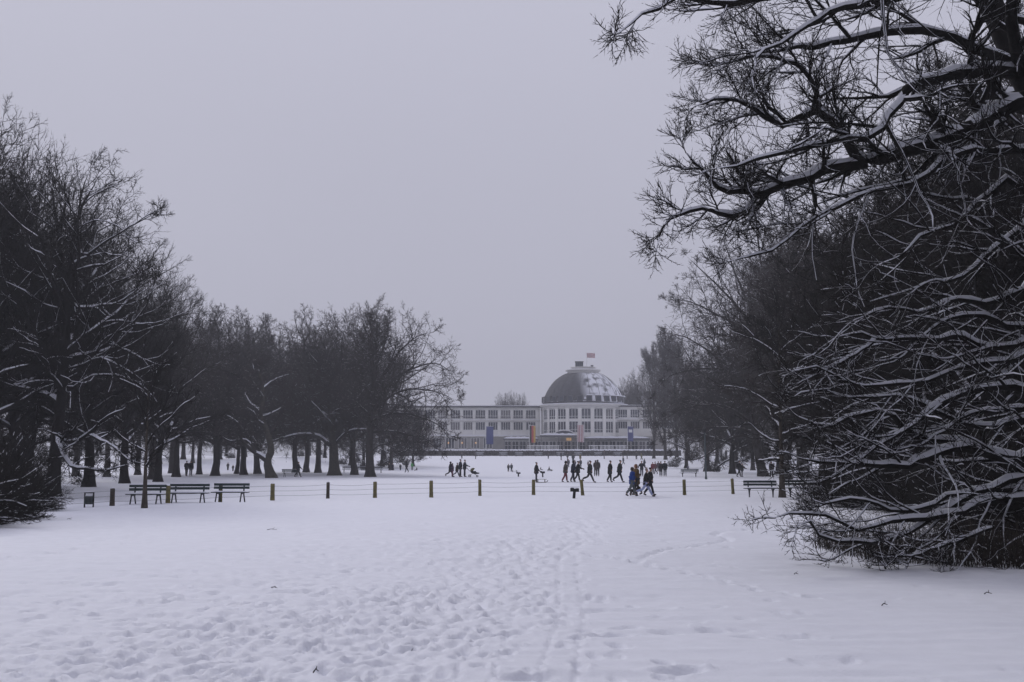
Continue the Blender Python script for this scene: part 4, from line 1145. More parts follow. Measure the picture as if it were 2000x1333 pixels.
wood([(1380, 170, 'oak_a', 0.9), (1430, 150, 'low', 0.9), (1470, 185, 'tall', 0.9), (1520, 150, 'low', 1.0), (1560, 190, 'tall', 1.0), (1340, 205, 'low', 0.8), (1610, 160, 'low', 1.1), (1400, 220, 'low', 0.85), (1500, 225, 'low', 0.95), (1345, 240, 'tall', 0.85), (1680, 140, 'oak_a', 1.1), (1750, 130, 'low', 1.1), (1450, 245, 'low', 0.9), (1560, 240, 'low', 0.95)],
     'hazy bare tree in the wood right of the hotel', 'trees of the far right wood')
# unseen wood beside and behind the viewer; last two added to shade the boughs
for i, (x, y, v, s_) in enumerate(((17, 14, 'low', 1.1), (19, 4, 'oak_a', 1.1), (14, -7, 'oak_b', 1.1), (3, -14, 'oak_a', 1.1), (-9, -12, 'oak_b', 1.1), (-18, -4, 'low', 1.1), (-20, 10, 'oak_a', 1.0), (-25, 22, 'low', 1.0), (24, 24, 'oak_b', 1.1), (-4, -24, 'low', 1.2), (12, -22, 'low', 1.2), (-22, -18, 'oak_a', 1.2), (25, -10, 'low', 1.2), (19.5, 19, 'oak_b', 1.0), (21, 28, 'low', 1.05))):
    plant(V[v], 'wood_tree', 'unseen bare tree of the wood shading the near end of the meadow', 'tree', (x, y, float(gz(x, y))), i * 1.7, s_, 'trees around the near end of the meadow')

# shrubs and undergrowth
BUSH = [(9, 0.1, 32, 0.55, 4, 0.14, -0.02, 0.006, 3, 0.4), (7, 0.1, 34, 0.5, 3, 0.18, -0.02, 0.005, 3, 0.25), (4, 0.1, 34, 0.5, 1, 0.2, 0, 0.0045, 3, 0.15)]
bush_m = tree_meshes(61, 2.4, 0.05, 0.06, ((0, 0, 0.9), (2.0, 2.0, 2.0)), 46, BUSH, mats=('bark_near', 'bark_near', 'twig_near'), limb_ang=(88, 8), limb_up=-0.03, zmin=0.1, snow=0.015, snow_lv=0, top=0.25, snow_gap=0.6)
for px, py, sc, lab in ((-5, 1016, 1.0, 'dense twiggy shrub reaching out over the snow at the wood edge'), (62, 998, 0.8, 'bare twiggy shrub nearest the litter bin'), (-70, 1030, 1.15, 'large twiggy shrub behind the outermost shrub'), (10, 978, 1.35, 'tall bare shrub against the dark wood near the bin')):
    plant(bush_m, 'bare_shrub', lab, 'shrub', ground_at(px, py), px * 0.37, sc, 'bare shrubs at the left wood edge')
for px, d, sc in ((1680, 47, 0.75), (1740, 44, 0.8), (1620, 52, 0.7), (1850, 36, 0.9), (1930, 31, 1.0), (1985, 28, 1.1), (2060, 26, 1.2), (1800, 40, 0.7)):
    plant(bush_m, 'bare_shrub', 'dark low shrub in the shade behind the sweeping boughs', 'shrub', on_ground(px, d), px * 0.7, sc, 'shrubs behind the sweeping boughs')
def stalks():
    rng = np.random.default_rng(9)
    n = 2200
    px = rng.uniform(1590, 2120, n)
    edge = np.interp(px, [1590, 1700, 1800, 1900, 2000, 2120], [1078, 1096, 1104, 1108, 1114, 1124])
    py = edge - np.abs(rng.normal(0, 14, n))
    P0 = np.array([ground_at(a, b_) for a, b_ in zip(px, py)]); P0[:, 2] -= 0.03
    hgt = rng.uniform(0.3, 0.95, n) * np.interp(px, [1590, 1700], [0.6, 1])
    d = unit(np.column_stack((rng.normal(-0.05, 0.16, n), rng.normal(0, 0.16, n), np.ones(n))))
    pts = march(rng, P0, d, hgt, 3, 0.1, 0.0)
    R = 0.0065 * (1 - 0.6 * np.linspace(0, 1, 4))[None] * rng.uniform(0.7, 1.3, (n, 1))
    a = Acc(); a.tubes(pts, R, 3)
    P2, R2 = children(rng, pts, R, 2, 0.4, 40, 0.4, 1, 0.15, 0.0, 0.003)
    a.tubes(P2, R2, 3)
    o = link('dead_stalks', a.mesh('dead_stalks', [M['dead_stalk']]))
    tag(o, 'dry brown stalks of undergrowth poking through snow below the boughs', 'undergrowth', kind='stuff')
stalks()

# ------------------------------------------------------------------ fence, benches, bin, posts
fo = ground_at(842, 971)
fence = thing('wire_fence', 'low fence of rough wooden posts strung with thin wires across the meadow', 'fence', fo)
POSTS = [(60, 997, 34, 0), (219, 988, 33, 0.0), (328, 984, 34, 0.0), (430, 980, 33, 0.02), (532, 976, 30, 0.0), (640, 974, 31, 0.01), (732, 973, 31, 0), (842, 971, 31, -0.01), (937, 968, 30, -0.01), (1042, 967, 29, 0.0), (1138, 968, 30, -0.09), (1240, 967, 29, 0.0), (1337, 967, 29, -0.02), (1432, 965, 29, -0.05), (1530, 965, 29, 0), (1630, 965, 29, 0)]
tops = []
for i, (px, py, hp, lean) in enumerate(POSTS):
    g = ground_at(px, py)
    h = hp / FPX * g[1]
    rr_ = 0.088 + 0.02 * ((i * 37) % 5) / 5
    n = 9; rng = np.random.default_rng(100 + i)
    jag = rng.uniform(0.9, 1.1, n)
    vs = []; fs = []
    zs = [-0.15, 0.0, h * 0.35, h * 0.7, h - 0.03, h]
    for j, z in enumerate(zs):
        rj = rr_ * (1.12 if j < 2 else 1.0) * (0.86 if j == 5 else 1)
        for k in range(n):
            w = 2 * math.pi * k / n
            vs.append((rj * jag[k] * math.cos(w) + lean * z, rj * jag[k] * math.sin(w), z + (rng.normal(0, 0.012) if j >= 4 else 0)))
    for j in range(len(zs) - 1):
        for k in range(n): fs.append((j * n + k, j * n + (k + 1) % n, (j + 1) * n + (k + 1) % n, (j + 1) * n + k))
    fs.append(tuple(range((len(zs) - 1) * n, len(zs) * n)))
    loc = g - fo
    p = MB().add(vs, fs).build('post', M['post_dark'] if i in (1, 5) else M['post_wood'], fence, False, 0, loc)
    s = MB().lathe([(rr_ * 0.8, h - 0.01), (rr_ * 0.72, h + 0.025), (rr_ * 0.3, h + 0.05), (0.01, h + 0.055)], lean * h, 0, 9)
    s.build('snow_cover', M['snow_cap'], p, True)
    tops.append((loc, h, lean))
for i in range(len(tops) - 1):
    (a, ha, la), (b_, hb, lb) = tops[i], tops[i + 1]
    for f in (0.86, 0.55, 0.25):
        pts = []
        for q in range(7):
            t = q / 6
            p = a * (1 - t) + b_ * t
            z = a[2] * (1 - t) + b_[2] * t + (ha * (1 - t) + hb * t) * f - 0.022 * math.sin(math.pi * t) * (1 if f > 0.8 else 0.5) * (1 + (i % 3))
            pts.append((p[0] + (la * (1 - t) + lb * t) * f, p[1] - 0.13, z))
        MB().tube(pts, 0.0065, 5).build('wire', M['wire'], fence, True)

def bench(px, py, wpx, rz, label, group=None, w=None, snow_t=0.05, name='park_bench', m1='bench_green', m2='bench_iron', scale=1.0):
    """px,py: middle of the foot line"""
    g = ground_at(px, py)
    wid = w or wpx / FPX * g[1]
    o = thing(name, label, 'bench', (g[0], g[1], g[2]), rz, group)
    o.scale = (1, 1, scale)
    hw = wid / 2
    for k in range(3):
        y0 = -0.20 + k * 0.15
        MB().box(-hw, hw, y0, y0 + 0.125, 0.43, 0.47).build('seat_slat', M[m1], o, False, 0.006)
    for k, (z0, z1) in enumerate(((0.60, 0.715), (0.745, 0.86))):
        b = MB().box(-hw + 0.02, hw - 0.02, 0.26 + k * 0.03, 0.30 + k * 0.03, z0, z1)
        b.build('back_slat', M[m1], o, False, 0.006)
    for s in (-1, 1):
        xl = s * (hw - 0.28)
        f = MB()
        f.box(xl - 0.035, xl + 0.035, -0.22, 0.28, 0.375, 0.429)
        f.add([(xl - 0.03, 0.215, 0.37), (xl + 0.03, 0.215, 0.37), (xl + 0.03, 0.27, 0.37), (xl - 0.03, 0.27, 0.37), (xl - 0.03, 0.325, 0.84), (xl + 0.03, 0.325, 0.84), (xl + 0.03, 0.37, 0.84), (xl - 0.03, 0.37, 0.84)],
              [(0, 3, 2, 1), (4, 5, 6, 7), (0, 1, 5, 4), (1, 2, 6, 5), (2, 3, 7, 6), (3, 0, 4, 7)])
        sup = f.build('support', M[m2], o)
        for (ya, yb_) in ((-0.16, -0.22), (0.20, 0.27)):
            dx = 0.07 * s
            for q in (-1, 1):
                pass
            MB().tube([(xl + (0.06 if ya > 0 else -0.06), yb_, -0.06), (xl + (0.015 if ya > 0 else -0.015), ya, 0.38)], 0.032, 6).build('leg', M[m2], o)
    sn = MB(); n = 14
    top = []
    for i in range(n + 1):
        f = i / n
        top.append((-hw + 0.02 + (wid - 0.04) * f, 0.474 + snow_t * min(1, f * 8, (1 - f) * 8) * (0.8 + 0.2 * math.sin(i * 2.3 + px))))
    sn.prism([(-hw + 0.01, 0.473)] + top + [(hw - 0.01, 0.473)], -0.19, 0.235).build('snow_cover', M['snow_cap'], o)
    sn = MB().box(-hw + 0.04, hw - 0.04, 0.292, 0.335, 0.862, 0.862 + snow_t * 0.5).build('snow_ridge', M['snow_cap'], o)
    return o
bench(284, 986, 74, 0.02, 'dark green bench behind the young tree trunk', 'green benches by the left fence')
bench(367, 983, 78, 0.05, 'dark green bench between the rough grey post and the last bench of three', 'green benches by the left fence')
bench(449, 981, 71, 0.0, 'dark green bench of three farthest from the young tree', 'green benches by the left fence')
bench(1487, 971, 66, 0.0, 'dark bench beside the straight young tree, partly behind twigs', 'benches by the right fence')
bench(1567, 970, 66, 0.0, 'dark bench half hidden behind the snow-laden boughs', 'benches by the right fence')
bench(1346, 932, 36, math.pi + 0.1, 'lone bench on the far path near the slim pole', None)
bench(568, 932, 34, math.pi, 'small bench beside the walking person under the oaks', None)
for i, px in enumerate((681, 708, 735)):
    bench(px, 924, 26, 0, 'grey bench in the joined row behind the oak trunks', 'bench row behind the oaks', m1='bench_grey')
for i, (px, py) in enumerate(((937, 896.5), (983, 896.5), (1014, 896.5), (1052, 896.5), (1094, 896), (1129, 896), (1168, 896), (1206, 896))):
    g = on_ground(px, 262)
    o = bench(px, 897, 15, math.pi, 'pale snow-covered bench in the row along the hotel hedge', 'snowy benches along the hedge', w=1.9, snow_t=0.14, m1='bench_grey')
    o.location = g

g = ground_at(173.5, 990)
bin_ = thing('litter_bin', 'square grey metal litter bin on two posts beside the wire fence', 'bin', g, 0.08)
bw = 16.5 / FPX * g[1] / 2; bh = 27.5 / FPX * g[1]
for s in (-1, 1):
    MB().box(s * bw - 0.025, s * bw + 0.025, -0.03, 0.03, -0.08, bh).build('post', M['metal_black'], bin_)
bx_ = MB().box(-bw + 0.03, bw - 0.03, -0.15, 0.15, 0.10, bh - 0.16).build('container', M['bin_grey'], bin_, False, 0.01)
for k in range(5):
    xk = -bw + 0.07 + (2 * bw - 0.14) * k / 4
    MB().box(xk - 0.012, xk + 0.012, -0.158, -0.149, 0.12, bh - 0.18).build('rib', M['metal_black'], bx_)
lid = MB().box(-bw + 0.026, bw - 0.026, -0.16, 0.16, bh - 0.04, bh).build('lid', M['metal_black'], bin_, False, 0.005)
MB().box(-bw + 0.04, bw - 0.04, -0.14, 0.14, bh + 0.002, bh + 0.035).build('snow_cover', M['snow_cap'], lid, False, 0.01)
MB().box(-bw + 0.05, bw - 0.05, -0.12, 0.12, bh - 0.159, bh - 0.13).build('snow_fill', M['snow_cap'], bin_)

def tpost(px, py, hpx, label, m='metal_black', lean=0.03):
    g = ground_at(px, py); h = hpx / FPX * g[1]
    o = thing('low_post', label, 'post', g)
    MB().tube([(0, 0, -0.1), (lean * h * 3, 0, h * 0.85)], 0.075, 8).build('stem', M[m], o)
    hd = MB()
    x = lean * h * 3
    hd.box(x - 0.23, x - 0.04, -0.09, 0.09, h * 0.66, h * 0.97).box(x + 0.04, x + 0.23, -0.09, 0.09, h * 0.62, h * 0.93).box(x - 0.06, x + 0.06, -0.07, 0.07, h * 0.68, h * 0.9)
    hh = hd.build('head', M[m], o, False, 0.012)
    MB().box(x - 0.2, x + 0.2, -0.07, 0.07, h * 0.972, h * 0.972 + 0.03).build('snow_cover', M['snow_cap'], hh, False, 0.008)
    return o
tpost(1120.5, 975, 22, 'low black post with a wide T-shaped head in front of the fence')
tpost(1060, 932.5, 12, 'low dark post with a forked head behind the person pulling the sledge', lean=0)
tpost(1012.5, 931.5, 9, 'short dark stub post on the far meadow with a snowy top', lean=0)
g = ground_at(1379, 936.5)
po = thing('lamp_pole', 'slim tall grey pole standing beside the lone bench under the oak', 'pole', g)
ph_ = 90 / FPX * g[1]
MB().tube([(0, 0, -0.2), (0, 0, 0.25), (0, 0, 0.3), (-0.06, 0, ph_)], [0.12, 0.12, 0.085, 0.07], 10).build('shaft', M['bin_grey'], po)
MB().lathe([(0.05, ph_), (0.17, ph_ + 0.12), (0.2, ph_ + 0.4), (0.08, ph_ + 0.5), (0.02, ph_ + 0.58)], -0.06, 0, 12).build('lantern', M['metal_black'], po, True)

# fallen twigs on the snow
for i, (px, py, ln, a) in enumerate(((537, 1148, 0.30, 1.0), (531, 1038, 0.5, 0.1), (800, 1267, 0.22, -0.3), (617, 1316, 0.10, 0.5), (1728, 1187, 0.16, 0.2), (1555, 1122, 0.14, -0.6), (1930, 1165, 0.22, 0.1), (100, 1012, 0.6, 0.5), (135, 1016, 0.5, -0.7))):
    g = ground_at(px, py)
    z = ztop(g[0], g[1]); ln *= 0.55
    dx, dy = math.cos(a) * ln / 2, math.sin(a) * ln / 2
    za, zc = ztop(g[0] - dx, g[1] - dy) + 0.012, ztop(g[0] + dx, g[1] + dy) + 0.02
    b = MB().tube([(-dx, -dy, za - z), (-dx * 0.2, -dy * 0.2 + 0.02, max(0.03, (za + zc) / 2 - z + 0.02)), (dx, dy, zc - z)], [0.008, 0.007, 0.004], 5)
    b.tube([(dx * 0.1, dy * 0.1, max(0.03, (za + zc) / 2 - z + 0.02)), (dx * 0.5 - dy * 0.5, dy * 0.5 + dx * 0.5, zc - z + 0.05)], [0.005, 0.003], 4)
    o = b.build('fallen_twig', M['twig_near'], None, True, 0, (g[0], g[1], z))
    tag(o, 'small dark fallen twig lying on the open snow', 'twig', 'fallen twigs on the snow')

# ------------------------------------------------------------------ people
BAKE = []
def skin_obj(name, verts, edges, radii, m, parent, sub=1):
    me = bpy.data.meshes.new(name)
    me.from_pydata([tuple(v) for v in verts], edges, [])
    o = link(name, me, parent)
    md = o.modifiers.new('skin', 'SKIN')
    md.use_smooth_shade = True
    sv = me.skin_vertices[0].data if me.skin_vertices else None
    if sv is None:
        bm = bmesh.new(); bm.from_mesh(me); bm.verts.layers.skin.verify(); bm.to_mesh(me); bm.free()
        sv = me.skin_vertices[0].data
    for i, r in enumerate(radii):
        sv[i].radius = r if hasattr(r, '__len__') else (r, r)
        sv[i].use_root = (i == 0)
    if sub:
        s = o.modifiers.new('sub', 'SUBSURF'); s.levels = sub; s.render_levels = sub
    BAKE.append((o, m))
    return o
def chain(V_, E_, R_, start, pts, rads):
    prev = start
    for p, r in zip(pts, rads):
        V_.append(p); R_.append(r)
        if prev is not None: E_.append((prev, len(V_) - 1))
        prev = len(V_) - 1
    return prev
def person(px, py, h, face, top, legs, label, pose='stand', hat=None, hood=False, coat=0.0, stride=0.45, arms='down', shoes=(0.02, 0.02, 0.022), lean=0.04, detail=1, group=None, pack=None, scarf=None, d=None, carry=None, bulk=1.22):
    g = on_ground(px, d) if d else ground_at(px, py)
    root = thing('person', label, 'person', g, face, group)
    sc = h / 1.75
    root.scale = (sc, sc, sc)
    v = Vector
    # legs
    if pose == 'walk': la = [(stride, 0.12), (-stride * 0.85, 0.35)]
    elif pose == 'stride': la = [(stride, 0.05), (-stride, 0.75)]
    elif pose == 'sit': la = [(1.35, 0.25), (1.45, 0.35)]
    else: la = [(0.05, 0.03), (-0.04, 0.03)]
    legsP = []
    for sgn, (a, bend) in zip((1, -1), la):
        hip = v((0, 0.095 * sgn, 0.90))
        knee = hip + v((math.sin(a), 0.01 * sgn, -math.cos(a))) * 0.43
        bb = a - bend
        ank = knee + v((math.sin(bb), 0, -math.cos(bb))) * 0.42
        fa = bb * 0.8 if bb < 0 else bb * 0.3
        toe = ank + v((math.cos(fa) * 0.17, 0.02 * sgn, math.sin(fa) * 0.17 - 0.035))
        legsP.append([hip, knee, ank, toe])
    low = min(min(l[2].z, l[3].z) for l in legsP) - 0.055
    if pose == 'sit': low = 0.90 - 0.30
    dz = v((0, 0, -low))
    legsP = [[p + dz for p in l] for l in legsP]
    def T(x, y, z): return v((x + lean * (z - 0.9) * (1.5 if pose in ('walk', 'stride') else 0.6), y, z)) + dz
    sh = {1: T(0, 0.185, 1.41), -1: T(0, -0.185, 1.41)}
    armsP = {}
    for s in (1, -1):
        if arms == 'swing': a, b_ = (0.45 * s, 0.45 * s + 0.35)
        elif arms == 'pocket': a, b_ = (-0.30, 0.75)
        elif arms == 'push': a, b_ = (0.55, 1.25)
        elif arms == 'raise' and s == 1: a, b_ = (-2.6, -2.9)
        elif arms == 'out': a, b_ = (0.1, 0.2)
        else: a, b_ = (0.05, 0.22)
        out = 0.55 if arms == 'out' else 0.16
        el = sh[s] + v((math.sin(a), out * s, -math.cos(a))).normalized() * 0.29
        wr = el + v((math.sin(b_), (out * 0.8 if arms == 'out' else (-0.25 if arms == 'pocket' else 0.03)) * s, -math.cos(b_))).normalized() * 0.25
        hd = wr + (wr - el).normalized() * 0.09
        armsP[s] = [sh[s], el, wr, hd]
    # body: one continuous figure
    Vb, Eb, Rb = [T(0, 0, 0.93)], [], [0.125]
    e = chain(Vb, Eb, Rb, 0, [T(0, 0, 1.10), T(0, 0, 1.28), T(0, 0, 1.40), T(0.005, 0, 1.49), T(0.015, 0, 1.545), T(0.025, 0, 1.60), T(0.022, 0, 1.665), T(0.015, 0, 1.72)],
              [0.115, 0.135, 0.11, 0.058, 0.056, 0.078, 0.088, 0.066])
    if detail > 1:
        chain(Vb, Eb, Rb, 6, [T(0.118, 0, 1.615)], [0.016])
    for s in (1, -1):
        chain(Vb, Eb, Rb, 3, armsP[s], [0.065, 0.046, 0.034, 0.030])
    for l in legsP:
        chain(Vb, Eb, Rb, 0, l, [0.09, 0.06, 0.042, 0.036])
    body = skin_obj('body', Vb, Eb, Rb, M['skin'], root, 1 if detail else 0)
    # jacket or coat
    Vj, Ej, Rj = [T(0, 0, 1.0)], [], [0.165 * bulk]
    chain(Vj, Ej, Rj, 0, [T(0, 0, 1.15), T(0.0, 0, 1.30), T(0, 0, 1.42), T(0.012, 0, 1.50)], [0.158 * bulk, 0.165 * bulk, 0.13, 0.088])
    chain(Vj, Ej, Rj, 0, [T(0, 0, 0.86 - coat * 0.5), T(0, 0, 0.80 - coat)] if coat else [T(0, 0, 0.84)], [0.172 * bulk, 0.18 * bulk] if coat else [0.165 * bulk])
    for s in (1, -1):
        chain(Vj, Ej, Rj, 3, [armsP[s][0], armsP[s][1], armsP[s][2]], [0.085 * bulk, 0.066 * bulk, 0.055 * bulk])
    skin_obj('jacket', Vj, Ej, Rj, cloth(top), root, 1 if detail else 0)
    # trousers
    Vt, Et, Rt = [T(0, 0, 0.92)], [], [0.145]
    for l in legsP:
        chain(Vt, Et, Rt, 0, [l[0] + v((0, 0, -0.03)), l[1], l[2] + v((0, 0, 0.02))], [0.108, 0.082, 0.074])
    skin_obj('trousers', Vt, Et, Rt, cloth(legs), root, 1 if detail else 0)
    if detail:
        for l in legsP:
            Vs, Es, Rs_ = [l[2] + v((-0.035, 0, -0.01))], [], [0.058]
            chain(Vs, Es, Rs_, 0, [l[2] * 0.5 + l[3] * 0.5, l[3]], [0.052, 0.044])
            skin_obj('shoe', Vs, Es, Rs_, cloth(shoes), root, 1)
    hc = T(0.012, 0, 1.66)
    if hood or hat or True:
        col = hat or (0.03, 0.022, 0.018)
        if hood: Vh, Rh = [T(-0.02, 0, 1.50), T(-0.025, 0, 1.60), T(-0.015, 0, 1.69), T(-0.005, 0, 1.76)], [0.10, 0.118, 0.118, 0.07]
        else: Vh, Rh = [T(-0.025, 0, 1.62), T(-0.012, 0, 1.69), T(0.0, 0, 1.755)], [0.092, 0.108, 0.072]
        if carry == 'bobble': Vh.append(T(0, 0, 1.79)); Rh.append(0.03); Vh.append(T(0, 0, 1.85)); Rh.append(0.06)
        skin_obj('hood' if hood else ('hat' if hat else 'hair'), Vh, [(i, i + 1) for i in range(len(Vh) - 1)], Rh, cloth(top if hood and not hat else col), root, 1 if detail else 0)
    if detail and arms != 'pocket':
        for s in (1, -1):                    # gloves: palm, four fingers, thumb
            wr, hd = armsP[s][2], armsP[s][3]
            dr = (hd - wr).normalized(); sd_ = v((1, 0, 0)) - dr * dr.x; sd_.normalize()
            Vg, Eg, Rg = [wr + dr * 0.01], [], [0.032]
            chain(Vg, Eg, Rg, 0, [wr + dr * 0.06], [0.036])
            for q in range(4):
                o_ = sd_ * (-0.033 + 0.022 * q)
                ln = (0.055, 0.068, 0.072, 0.062)[q]
                cv = v((0, -s * 0.012, 0))
                chain(Vg, Eg, Rg, 1, [wr + dr * 0.09 + o_, wr + dr * (0.09 + ln * 0.5) + o_ + cv, wr + dr * (0.09 + ln) + o_ + cv * 2.2], [0.010, 0.0095, 0.008])
            chain(Vg, Eg, Rg, 0, [wr + dr * 0.045 + sd_ * 0.045, wr + dr * 0.075 + sd_ * 0.06 + v((0, -s * 0.012, 0))], [0.012, 0.010])
            skin_obj('glove', Vg, Eg, Rg, cloth((0.02, 0.02, 0.024)), root, 0)
    if scarf:
        Vs, Es, Rs_ = [T(-0.01, 0, 1.475)], [], [0.10]
        chain(Vs, Es, Rs_, 0, [T(0.0, 0, 1.55)], [0.092])
        skin_obj('scarf', Vs, Es, Rs_, cloth(scarf), root, 1)
    if pack:
        b = MB().box(-0.33, -0.12, -0.16, 0.16, 1.02, 1.45)
        b.v = [tuple(v(q) + dz + v((lean * 0.4, 0, 0))) for q in b.v]
        b.build('backpack', cloth(pack), root, True, 0.05)
    return root
R_, L_, AW, TO = 0.0, math.pi, math.pi / 2, -math.pi / 2
BLK, NAVY, GREY, BRN, DGRN, DRED = (0.014, 0.014, 0.017), (0.016, 0.02, 0.04), (0.06, 0.06, 0.065), (0.05, 0.035, 0.028), (0.018, 0.028, 0.024), (0.10, 0.02, 0.03)
JEAN = (0.03, 0.04, 0.07)
# the pair with the dog and the two women crossing by the fence
person(1243.5, 968.5, 1.76, L_ + 0.35, (0.10, 0.058, 0.018), BLK, 'person in a tan brown coat walking beyond the blue jacket', 'walk', (0.13, 0.05, 0.015), True, 0.25, 0.35, 'swing', detail=2)
person(1234.5, 971, 1.62, R_ + 0.15, (0.012, 0.045, 0.21), (0.10, 0.115, 0.12), 'person in a bright blue jacket and loose grey trousers beside the fence', 'walk', (0.045, 0.035, 0.02), True, 0.10, 0.36, 'pocket', detail=2, bulk=1.12)
person(1262, 971, 1.60, R_ - 0.1, (0.012, 0.012, 0.012), (0.30, 0.34, 0.52), 'person in a black jacket, pale bobble hat and light blue trousers, striding', 'stride', (0.26, 0.21, 0.17), False, 0.08, 0.50, 'pocket', detail=2, carry='bobble', scarf=(0.02, 0.02, 0.02), bulk=1.1)
person(1269.5, 969.5, 1.58, R_, (0.010, 0.010, 0.012), (0.012, 0.014, 0.022), 'person all in black walking beyond the pale bobble hat', 'walk', (0.012, 0.012, 0.012), False, 0.05, 0.35, 'pocket', detail=2)
# walkers on the cross path
person(1047.5, 943.5, 1.62, R_ + 0.1, BLK, (0.05, 0.05, 0.062), 'bareheaded person in a black jacket pulling a sledge past the fence', 'stand', None, False, 0.0, 0.2, 'swing', scarf=(0.02, 0.015, 0.012))
person(1104.5, 943, 1.72, R_, (0.05, 0.046, 0.04), (0.15, 0.03, 0.045), 'walker in a grey-brown jacket and dark red trousers', 'walk', BLK, True, 0.08, 0.22, 'pocket')
person(1119.5, 942.5, 1.75, R_, NAVY, (0.025, 0.025, 0.04), 'walker in navy beside a companion with a shoulder bag', 'walk', BLK, True, 0.12, 0.12, 'down')
person(1128.5, 942, 1.70, R_, BLK, BLK, 'dark-clad walker with a shoulder bag just behind the navy walker', 'walk', BLK, False, 0.12, 0.25, 'push')
person(1152, 943.5, 1.85, R_, (0.018, 0.02, 0.022), BLK, 'tall dark-clad walker with the widest stride on the cross path', 'stride', BLK, False, 0.06, 0.42, 'pocket')
person(1163.5, 931, 1.80, AW, (0.075, 0.06, 0.055), (0.03, 0.03, 0.035), 'hooded person in a brown coat standing close beside a companion', 'stand', None, True, 0.15, 0.2, 'pocket', bulk=1.1)
person(1167.5, 931, 1.85, AW, (0.06, 0.05, 0.048), (0.025, 0.025, 0.03), 'hooded tall person in a grey-brown coat behind the striding walker', 'stand', None, True, 0.1, 0.2, 'down', bulk=1.1)
person(1191.5, 943, 1.75, R_, (0.016, 0.016, 0.02), BLK, 'walker in a dark flared coat and cap walking alone', 'walk', BLK, False, 0.22, 0.16, 'pocket')
person(1210, 943, 1.85, R_, (0.02, 0.024, 0.026), (0.014, 0.015, 0.02), 'slim dark-clad walker looking down, hands in pockets', 'stride', BLK, False, 0.05, 0.33, 'pocket', lean=0.07)
# group with the pushchair
person(879.5, 932.5, 1.70, R_, (0.024, 0.022, 0.032), BLK, 'long-coated person striding at the tail of the pushchair group', 'stride', BLK, True, 0.22, 0.40, 'pocket')
person(883.5, 932.5, 1.45, R_, (0.045, 0.018, 0.06), (0.16, 0.022, 0.07), 'shorter person in a purple jacket and magenta trousers', 'stand', BLK, True, 0.1, 0.1, 'pocket')
person(892.5, 932.5, 1.55, R_, (0.04, 0.03, 0.025), NAVY, 'person in a brown jacket walking beside the pushchair group', 'stride', (0.02, 0.02, 0.018), False, 0.08, 0.35, 'pocket')
person(899, 932.5, 1.85, R_, (0.016, 0.02, 0.034), (0.028, 0.025, 0.03), 'tall person in a dark navy jacket in the pushchair group', 'stand', BLK, False, 0.08, 0.2, 'pocket')
person(907.5, 932.5, 1.80, R_, (0.016, 0.022, 0.028), (0.012, 0.014, 0.026), 'dark-jacketed person walking right behind the pushchair', 'stand', BLK, False, 0.05, 0.2, 'push')
# left meadow
person(364, 931, 1.75, AW, BLK, BLK, 'walker with hands in pockets, of the dark couple under the trees', 'walk', BLK, False, 0.1, 0.2, 'pocket')
person(372.5, 931, 1.78, AW, (0.02, 0.018, 0.024), BLK, 'companion with arms hanging, of the dark couple under the trees', 'stand', BLK, False, 0.1, 0.2, 'down')
person(582, 933, 1.72, R_, (0.016, 0.018, 0.024), BLK, 'walker with swinging arms passing the small bench', 'walk', BLK, False, 0.1, 0.36, 'swing')
person(794, 923.5, 1.72, L_, (0.02, 0.02, 0.026), BLK, 'person raising one arm to throw, on the far meadow', 'walk', BLK, False, 0.1, 0.2, 'raise')
person(805, 919.5, 1.35, TO, (0.10, 0.36, 0.12), (0.04, 0.05, 0.06), 'child in a bright green jacket', 'stand', (0.10, 0.30, 0.12), False, 0.05, 0.2, 'down')
for px, py, h, c, lab in ((760.5, 919.5, 1.15, BLK, 'black-clad child of the pair near the throwing person'), (766.8, 919.5, 1.10, NAVY, 'navy-clad child of the pair near the throwing person'), (782, 919.5, 1.0, (0.03, 0.04, 0.06), 'single small child standing next to the throwing person'),
                            (993, 922, 1.15, GREY, 'child standing beside a companion holding the sledge rope'), (999, 922, 1.22, (0.05, 0.06, 0.075), 'child in blue-grey holding the rope of a sledge')):
    person(px, py, h, TO, c, c, lab, 'stand', BLK, False, 0.05, 0.2, 'down', detail=0)
person(201 + 244, 919, 1.1, TO, GREY, BLK, 'small child seen between the thick oak and the thin oaks', 'stand', BLK, False, 0, 0.2, 'down', detail=0)
person(455, 921, 0.9, TO, GREY, BLK, 'smaller child near the thin oak trunks', 'stand', BLK, False, 0, 0.2, 'down', detail=0)
person(814, 919.5, 0.8, L_, GREY, GREY, 'tiny child crouching beside the child in green', 'sit', GREY, False, 0, 0.2, 'down', detail=0)
# right meadow
person(1253.5, 931.5, 1.72, TO, (0.022, 0.026, 0.034), (0.06, 0.06, 0.085), 'person in a dark jacket with arms held out, facing the fence', 'stand', BLK, False, 0.06, 0.2, 'out')
person(1258.5, 914, 1.6, R_, (0.06, 0.065, 0.08), (0.07, 0.075, 0.09), 'hazy walker on the slope above the person with arms held out', 'walk', BLK, False, 0.05, 0.3, 'swing', detail=0)
person(1275, 926.5, 1.55, TO, (0.20, 0.05, 0.06), GREY, 'person in a faded red jacket next to the dark couple', 'stand', BLK, False, 0.05, 0.2, 'down')
person(1280.5, 927, 1.62, L_, (0.13, 0.045, 0.05), NAVY, 'person in a reddish jacket and navy trousers walking by the dark couple', 'walk', BLK, False, 0.05, 0.22, 'down')
person(1286, 922, 1.5, TO, (0.09, 0.07, 0.085), GREY, 'mauve-grey clad person half behind the dark couple', 'stand', BLK, False, 0.05, 0.2, 'down', detail=0)
